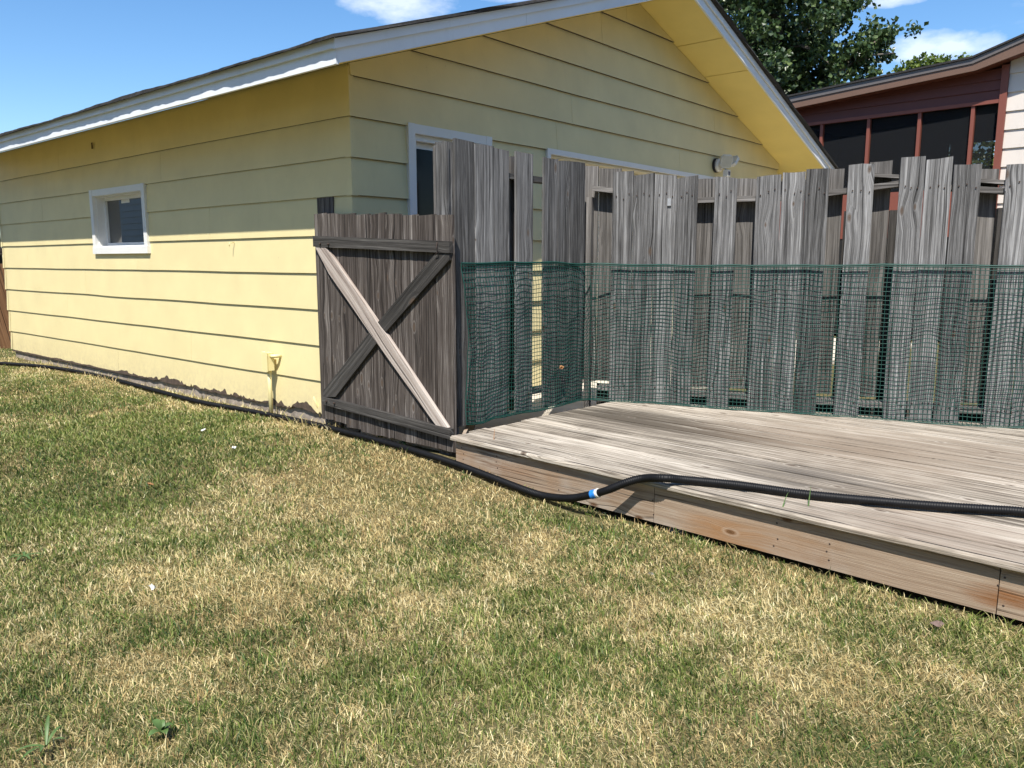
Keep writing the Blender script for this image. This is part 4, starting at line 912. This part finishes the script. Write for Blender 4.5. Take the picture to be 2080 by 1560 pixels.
# ------------------------------------------------------------------ lawn grass
def lawn():
    N0 = 800000
    # sample in depth so that nearer ground gets more blades
    yy = np.linspace(1.15, 11.5, 2000); dens = np.minimum(1, (2.4/yy))**1.55*yy; cdf = np.cumsum(dens); cdf /= cdf[-1]
    y = np.interp(RNG.random(N0), cdf, yy); x = RNG.uniform(-.86, .80, N0)*(y+.25)
    # keep off the garage, deck and apron
    s_ = (x-O.x)*u.x + (y-O.y)*u.y; t__ = (x-O.x)*v.x + (y-O.y)*v.y
    fr_ = (x-FL.x)*dn.x + (y-FL.y)*dn.y; al = (x-FL.x)*dd.x + (y-FL.y)*dd.y
    lw = .05 + .05*fbm(t__*3, t__*0, 2, 2)
    ok = ~((s_ > -lw) & (t__ < GD+.05) & (t__ > -1.3)) & ~((al > -.02) & (fr_ < -.03)) & ~((s_ > -.22) & (t__ <= 0) & (al < .0))
    ok |= (t__ > GD+.3)
    ok &= ~((s_ > -.15) & (t__ < GD) & (RNG.random(N0) < np.where(t__ < 2.3, .45, .85)))
    near_deck = (fr_ > -.03) & (fr_ < .03) & (al > 0); ok &= ~(near_deck & (RNG.random(N0) < .5))
    for p_ in fine[::12]:                       # the hose has flattened the grass along its course
        if p_.z < .06: ok &= ((x-p_.x)**2 + (y-p_.y)**2) > .034**2
    x, y, s_, t__ = x[ok], y[ok], s_[ok], t__[ok]
    ns_ = 5200; ts_ = RNG.random(ns_)**1.4*GD; ss_ = -RNG.uniform(.015, .15, ns_); keep = fbm(ts_*4, ts_*0+2, 83, 3) > .47; ts_, ss_ = ts_[keep], ss_[keep]
    x = np.concatenate([x, O.x+u.x*ss_+v.x*ts_]); y = np.concatenate([y, O.y+u.y*ss_+v.y*ts_]); s_ = np.concatenate([s_, ss_]); t__ = np.concatenate([t__, ts_]); N = len(x); sprig = np.arange(N) >= N-len(ss_)
    z = gz(x, y)
    D = .58 + (fbm(x*.9+3, y*.9+1, 71, 4)-.5)*.9 + (fbm(x*3.2, y*3.2, 72, 3)-.5)*1.1 + (fbm(x*11, y*11, 73, 2)-.5)*.9
    blobs = [(650,1000,.42,.5),(760,960,.35,.4),(270,1350,.16,.75),(560,1190,.2,.4),(1250,1180,.3,.35),(1480,1230,.3,.3),(1850,1330,.25,.35),(1150,1440,.2,.4),(820,1190,.14,.5),(120,1180,.2,.35),(350,1170,.18,.3),(900,930,.3,.4),(1050,1080,.25,.3),(1000,1000,.2,.35),(700,1400,.2,.25),(1500,1500,.2,.3),(200,770,.5,.45),(420,830,.3,.5),(560,860,.2,.45),(150,1520,.1,.5),(1300,1020,.2,.3),
             (330,880,.6,-.95),(120,900,.7,-.95),(520,930,.42,-.75),(60,820,.6,-.5),(60,1030,.5,-.55),(300,1000,.35,-.4),(950,1090,.2,-.65),(880,1170,.13,-.7),(1000,1340,.2,-.35),(80,1400,.18,-.5),(480,1490,.12,-.5),(1620,1300,.14,-.4),(1500,1120,.2,-.2),(2000,1460,.2,-.4),(760,1330,.15,-.4),(1380,1330,.2,-.3),(1600,1480,.15,-.35),(320,1280,.12,-.4),(1160,1360,.15,-.35),(700,870,.2,-.45),(1700,1210,.15,-.2)]
    for (px, py, r, a) in blobs:
        q = atz(px, py, -.05 if py > 950 else 0); D += .72*a*np.exp(-(((x-q.x)**2+(y-q.y)**2)/(r*r)))
    edge = np.exp(-np.clip(-s_-.1, 0, 9)/.22)*(t__ < GD)*(t__ > -.3); D += edge*.5
    D = np.where(sprig, .85, D); D = np.clip(D, .04, .97)
    dry = RNG.random(N) < D
    hgt = np.where(dry, RNG.gamma(5, .0044, N), RNG.gamma(6, .0045, N)) * (1 - .35*edge) * (.62 + .45*fbm(x*2.2, y*2.2, 90, 3) + .28*fbm(x*12, y*12, 91, 2)) * np.where(y < 2.2, 1.0, 1.05)
    hgt = np.clip(hgt, .008, .065); hgt = np.where(sprig, RNG.gamma(5, .010, N).clip(.02, .12), hgt); runner = (RNG.random(N) < .0012) & ~sprig; hgt = np.where(runner & dry, .09, hgt)
    wdt = (.0008 + .0010*RNG.random(N)**1.5)*np.clip(y/2., .9, 3.2)**.75*np.where(dry, .95, 1.15)
    az = RNG.uniform(0, 2*np.pi, N) ; ln_ = np.where(dry, RNG.uniform(.1, 1.5, N), RNG.uniform(.05, .95, N)); ln_ = np.where(runner, 1.4, ln_)
    comb = 2*np.pi*fbm(x*1.7, y*1.7, 95, 2); az = az*.86 + comb*.14*2
    dx, dy = np.cos(az)*np.sin(ln_), np.sin(az)*np.sin(ln_); dz = np.cos(ln_)
    curl = RNG.uniform(.1, .9, N)
    fa = RNG.uniform(0, 2*np.pi, N); wx, wy = np.cos(fa)*wdt, np.sin(fa)*wdt
    B = np.stack([x, y, z-.003], 1); d1 = np.stack([dx, dy, dz], 1)
    d2 = d1 + np.stack([np.cos(az)*curl, np.sin(az)*curl, -curl*.7], 1); d2 /= np.linalg.norm(d2, axis=1, keepdims=True)
    Wv = np.stack([wx, wy, wx*0], 1); m_ = B + d1*(hgt*.55)[:, None]; tp_ = m_ + d2*(hgt*.5)[:, None]
    V = np.stack([B-Wv, B+Wv, m_+Wv*.8, m_-Wv*.8, tp_], 1).reshape(-1, 3).astype(np.float32)
    i = (np.arange(N)*5)[:, None]; tri = np.stack([i+[0, 1, 2], i+[0, 2, 3], i+[3, 2, 4]], 1).reshape(-1, 3)
    g0 = np.array([[.028, .062, .014], [.070, .125, .024], [.165, .215, .045], [.32, .345, .105]]); d0 = np.array([[.33, .22, .095], [.56, .44, .20], [.74, .62, .32], [.84, .75, .47]])
    r = np.clip(RNG.normal(.46, .27, N) + (fbm(x*1.1, y*1.1, 99, 3)-.5)*.7, 0, .999)*3; k = r.astype(int); f = (r-k)[:, None]
    col = np.where(dry[:, None], d0[k]*(1-f)+d0[np.minimum(k+1, 3)]*f, g0[k]*(1-f)+g0[np.minimum(k+1, 3)]*f)
    clump = (.62 + .76*fbm(x*13, y*13, 101, 2))[:, None]; col = col*np.where(dry[:, None], .5+.5*clump, clump)
    tipdry = (~dry) & (RNG.random(N) < .3)
    cc = np.repeat(col[:, None, :], 5, 1); cc[tipdry, 4] = d0[2]; cc[tipdry, 2] = cc[tipdry, 2]*.6 + d0[1]*.4; cc[tipdry, 3] = cc[tipdry, 2]
    me = bpy.data.meshes.new('grass'); me.vertices.add(len(V)); me.vertices.foreach_set('co', V.ravel())
    me.loops.add(tri.size); me.loops.foreach_set('vertex_index', tri.ravel().astype(np.int32))
    me.polygons.add(len(tri)); me.polygons.foreach_set('loop_start', np.arange(len(tri), dtype=np.int32)*3); me.polygons.foreach_set('loop_total', np.full(len(tri), 3, np.int32))
    me.update(calc_edges=True)
    ca = me.color_attributes.new('col', 'FLOAT_COLOR', 'POINT'); ca.data.foreach_set('color', np.concatenate([cc.reshape(-1, 3), np.ones((N*5, 1))], 1).astype(np.float32).ravel())
    m, t, b = newmat('grass_blade'); at = nd(t, 'ShaderNodeAttribute', attribute_name='col').outputs['Color']
    t.links.new(at, b.inputs['Base Color']); b.inputs['Roughness'].default_value = .5; b.inputs['Specular IOR Level'].default_value = .3
    tl = nd(t, 'ShaderNodeBsdfTranslucent'); t.links.new(at, tl.inputs[0]); mx = nd(t, 'ShaderNodeMixShader'); mx.inputs[0].default_value = .3
    t.links.new(b.outputs[0], mx.inputs[1]); t.links.new(tl.outputs[0], mx.inputs[2]); t.links.new(mx.outputs[0], t.nodes['Material Output'].inputs[0])
    o = link('grass', me, m, None, Vector((0, 0, 0))); tag(o, 'short half-dry lawn grass, green mixed with straw', 'grass', kind='stuff')
lawn()

# ------------------------------------------------------------------ small things on the lawn and deck
def onground(px, py, up=.0):
    z = 0.
    for _ in range(4): q = atz(px, py, z); z = float(gz(q.x, q.y)) + up
    return q
M['paper'] = plain('white_scrap', (.78, .78, .76), .7, .05, 30); M['deadleaf'] = plain('dead_leaf', (.30, .15, .06), .8, .3, 40); M['greyleaf'] = plain('grey_leaf', (.16, .11, .09), .8, .3, 40)
M['weed'] = plain('weed_leaf', (.075, .13, .035), .5, .3, 60); M['stone'] = plain('grey_stone', (.16, .16, .165), .85, .25, 20, 1)
def scrap(name, px, py, r, mat, label, cat, up=.03, nseg=9, group=None):
    c_ = onground(px, py, up); V = [c_+UP*.004]; 
    for rr in (.55, 1):
        for k in range(nseg): th = 2*math.pi*k/nseg; q_ = r*rr*random.uniform(.65, 1.15); V.append(c_ + Vector((math.cos(th)*q_, math.sin(th)*q_*.8, random.uniform(-.004, .016))))
    Fc = [(0, 1+k, 1+(k+1) % nseg) for k in range(nseg)] + [(1+k, 1+nseg+k, 1+nseg+(k+1) % nseg, 1+(k+1) % nseg) for k in range(nseg)]
    o = mesh(name, V, Fc, mat); mo = o.modifiers.new('t', 'SOLIDIFY'); mo.thickness = .0015; return tag(o, label, cat, group)
scrap('paper_scrap', 310, 1195, .014, M['paper'], 'crumpled white paper scrap on a straw-coloured patch of lawn', 'litter'); scrap('paper_scrap', 413, 875, .019, M['paper'], 'white paper scrap lying on the greenest grass below the siding', 'litter'); scrap('paper_scrap', 475, 910, .015, M['paper'], 'smaller pale scrap on the grass between gate and greenest patch', 'litter')
scrap('dead_leaf', 307, 985, .022, M['deadleaf'], 'orange-brown dead leaf on green lawn', 'leaf'); scrap('dead_leaf', 1905, 1268, .024, M['greyleaf'], 'curled grey-brown dead leaf near the deck skirt', 'leaf')
q = hit(1139, 746, FA + n1*.015, n1); o = scrap('dead_leaf', 307, 985, .02, M['deadleaf'], 'reddish dead leaf caught in the green netting', 'leaf'); o.rotation_euler = (math.radians(75), 0, math.radians(40)); o.location = q
def weed(px, py, n, ln_, wd, label, flat=.5, group=None):
    c_ = onground(px, py, 0.); wt = thing('weed', c_, label, 'weed', group)
    for k in range(n):
        az = 2*math.pi*k/n + random.uniform(-.4, .4); el = random.uniform(.35, 1.0)*flat*1.5; d = Vector((math.cos(az)*math.cos(el), math.sin(az)*math.cos(el), math.sin(el))); s_ = d.cross(UP).normalized(); l = ln_*random.uniform(.7, 1.1); V, Fc = [], []
        for i in range(6):
            f = i/5; w_ = wd*math.sin(math.pi*min(.98, f*.85+.1))**.8*(1 if i < 5 else .05); p = c_ + d*l*f + UP*(.02+.02*f-.045*f*f)
            V += [p - s_*w_, p - UP*.002, p + s_*w_]
        for i in range(5): a = i*3; Fc += [(a, a+1, a+4, a+3), (a+1, a+2, a+5, a+4)]
        mesh('leaf', V, Fc, M['weed'], wt, None, True)
weed(330, 1500, 6, .055, .011, 'broad-leaved weed in the lawn with rounded upright leaves', .8)
weed(95, 1530, 6, .10, .005, 'coarse bluish grass clump with long arching leaves', .55); weed(50, 1140, 8, .09, .006, 'spreading dark weed on the lawn beside a dry patch', .3); weed(770, 890, 7, .05, .012, 'small green clover-like weed under the gate beside the hose', .5); weed(820, 905, 7, .045, .011, 'low leafy weed between hose and gate bottom', .5)
def rock(px, py, rx, ry, rz, label):
    c_ = onground(px, py, -.01); V, Fc = [], []; nu, nv = 10, 6
    for j in range(nv+1):
        for i in range(nu):
            th, ph = 2*math.pi*i/nu, math.pi*j/nv; k = 1+random.uniform(-.1, .1); V.append(c_ + dd*(math.cos(th)*math.sin(ph)*rx*k) + dn*(math.sin(th)*math.sin(ph)*ry*k) + UP*(math.cos(ph)*rz*k))
    for j in range(nv):
        for i in range(nu): Fc.append((j*nu+i, j*nu+(i+1) % nu, (j+1)*nu+(i+1) % nu, (j+1)*nu+i))
    tag(mesh('stone', V, [f[::-1] for f in Fc], M['stone'], None, None, True), label, 'stone')
rock(1375, 1082, .055, .03, .028, 'flat grey stone half buried at the foot of the deck skirt'); rock(1325, 1168, .022, .018, .010, 'small pale grey pebble showing through the lawn')
for (px, py, l, az, label) in ((1590, 1030, .10, .9, 'green grass blade leaning on the hose, shorter of two'), (1642, 1028, .12, 1.2, 'green grass blade leaning on the hose, taller of two'), (1003, 893, .10, 1.5, 'dry seed stalk standing on the deck by the netting')):
    c_ = atz(px, py, DZ); d = Vector((math.cos(az)*.5, .35, .75)).normalized(); s_ = d.cross(dn).normalized(); V = []
    for i in range(5): f = i/4; p = c_ + d*l*f - UP*.03*f*f; w_ = .0032*(1-f*.95); V += [p - s_*w_, p + s_*w_]
    o = mesh('grass_stem', V, [(2*i, 2*i+1, 2*i+3, 2*i+2) for i in range(4)], M['weed'] if 'green' in label else M['deadleaf']); mo = o.modifiers.new('t', 'SOLIDIFY'); mo.thickness = .001; tag(o, label, 'grass blade')
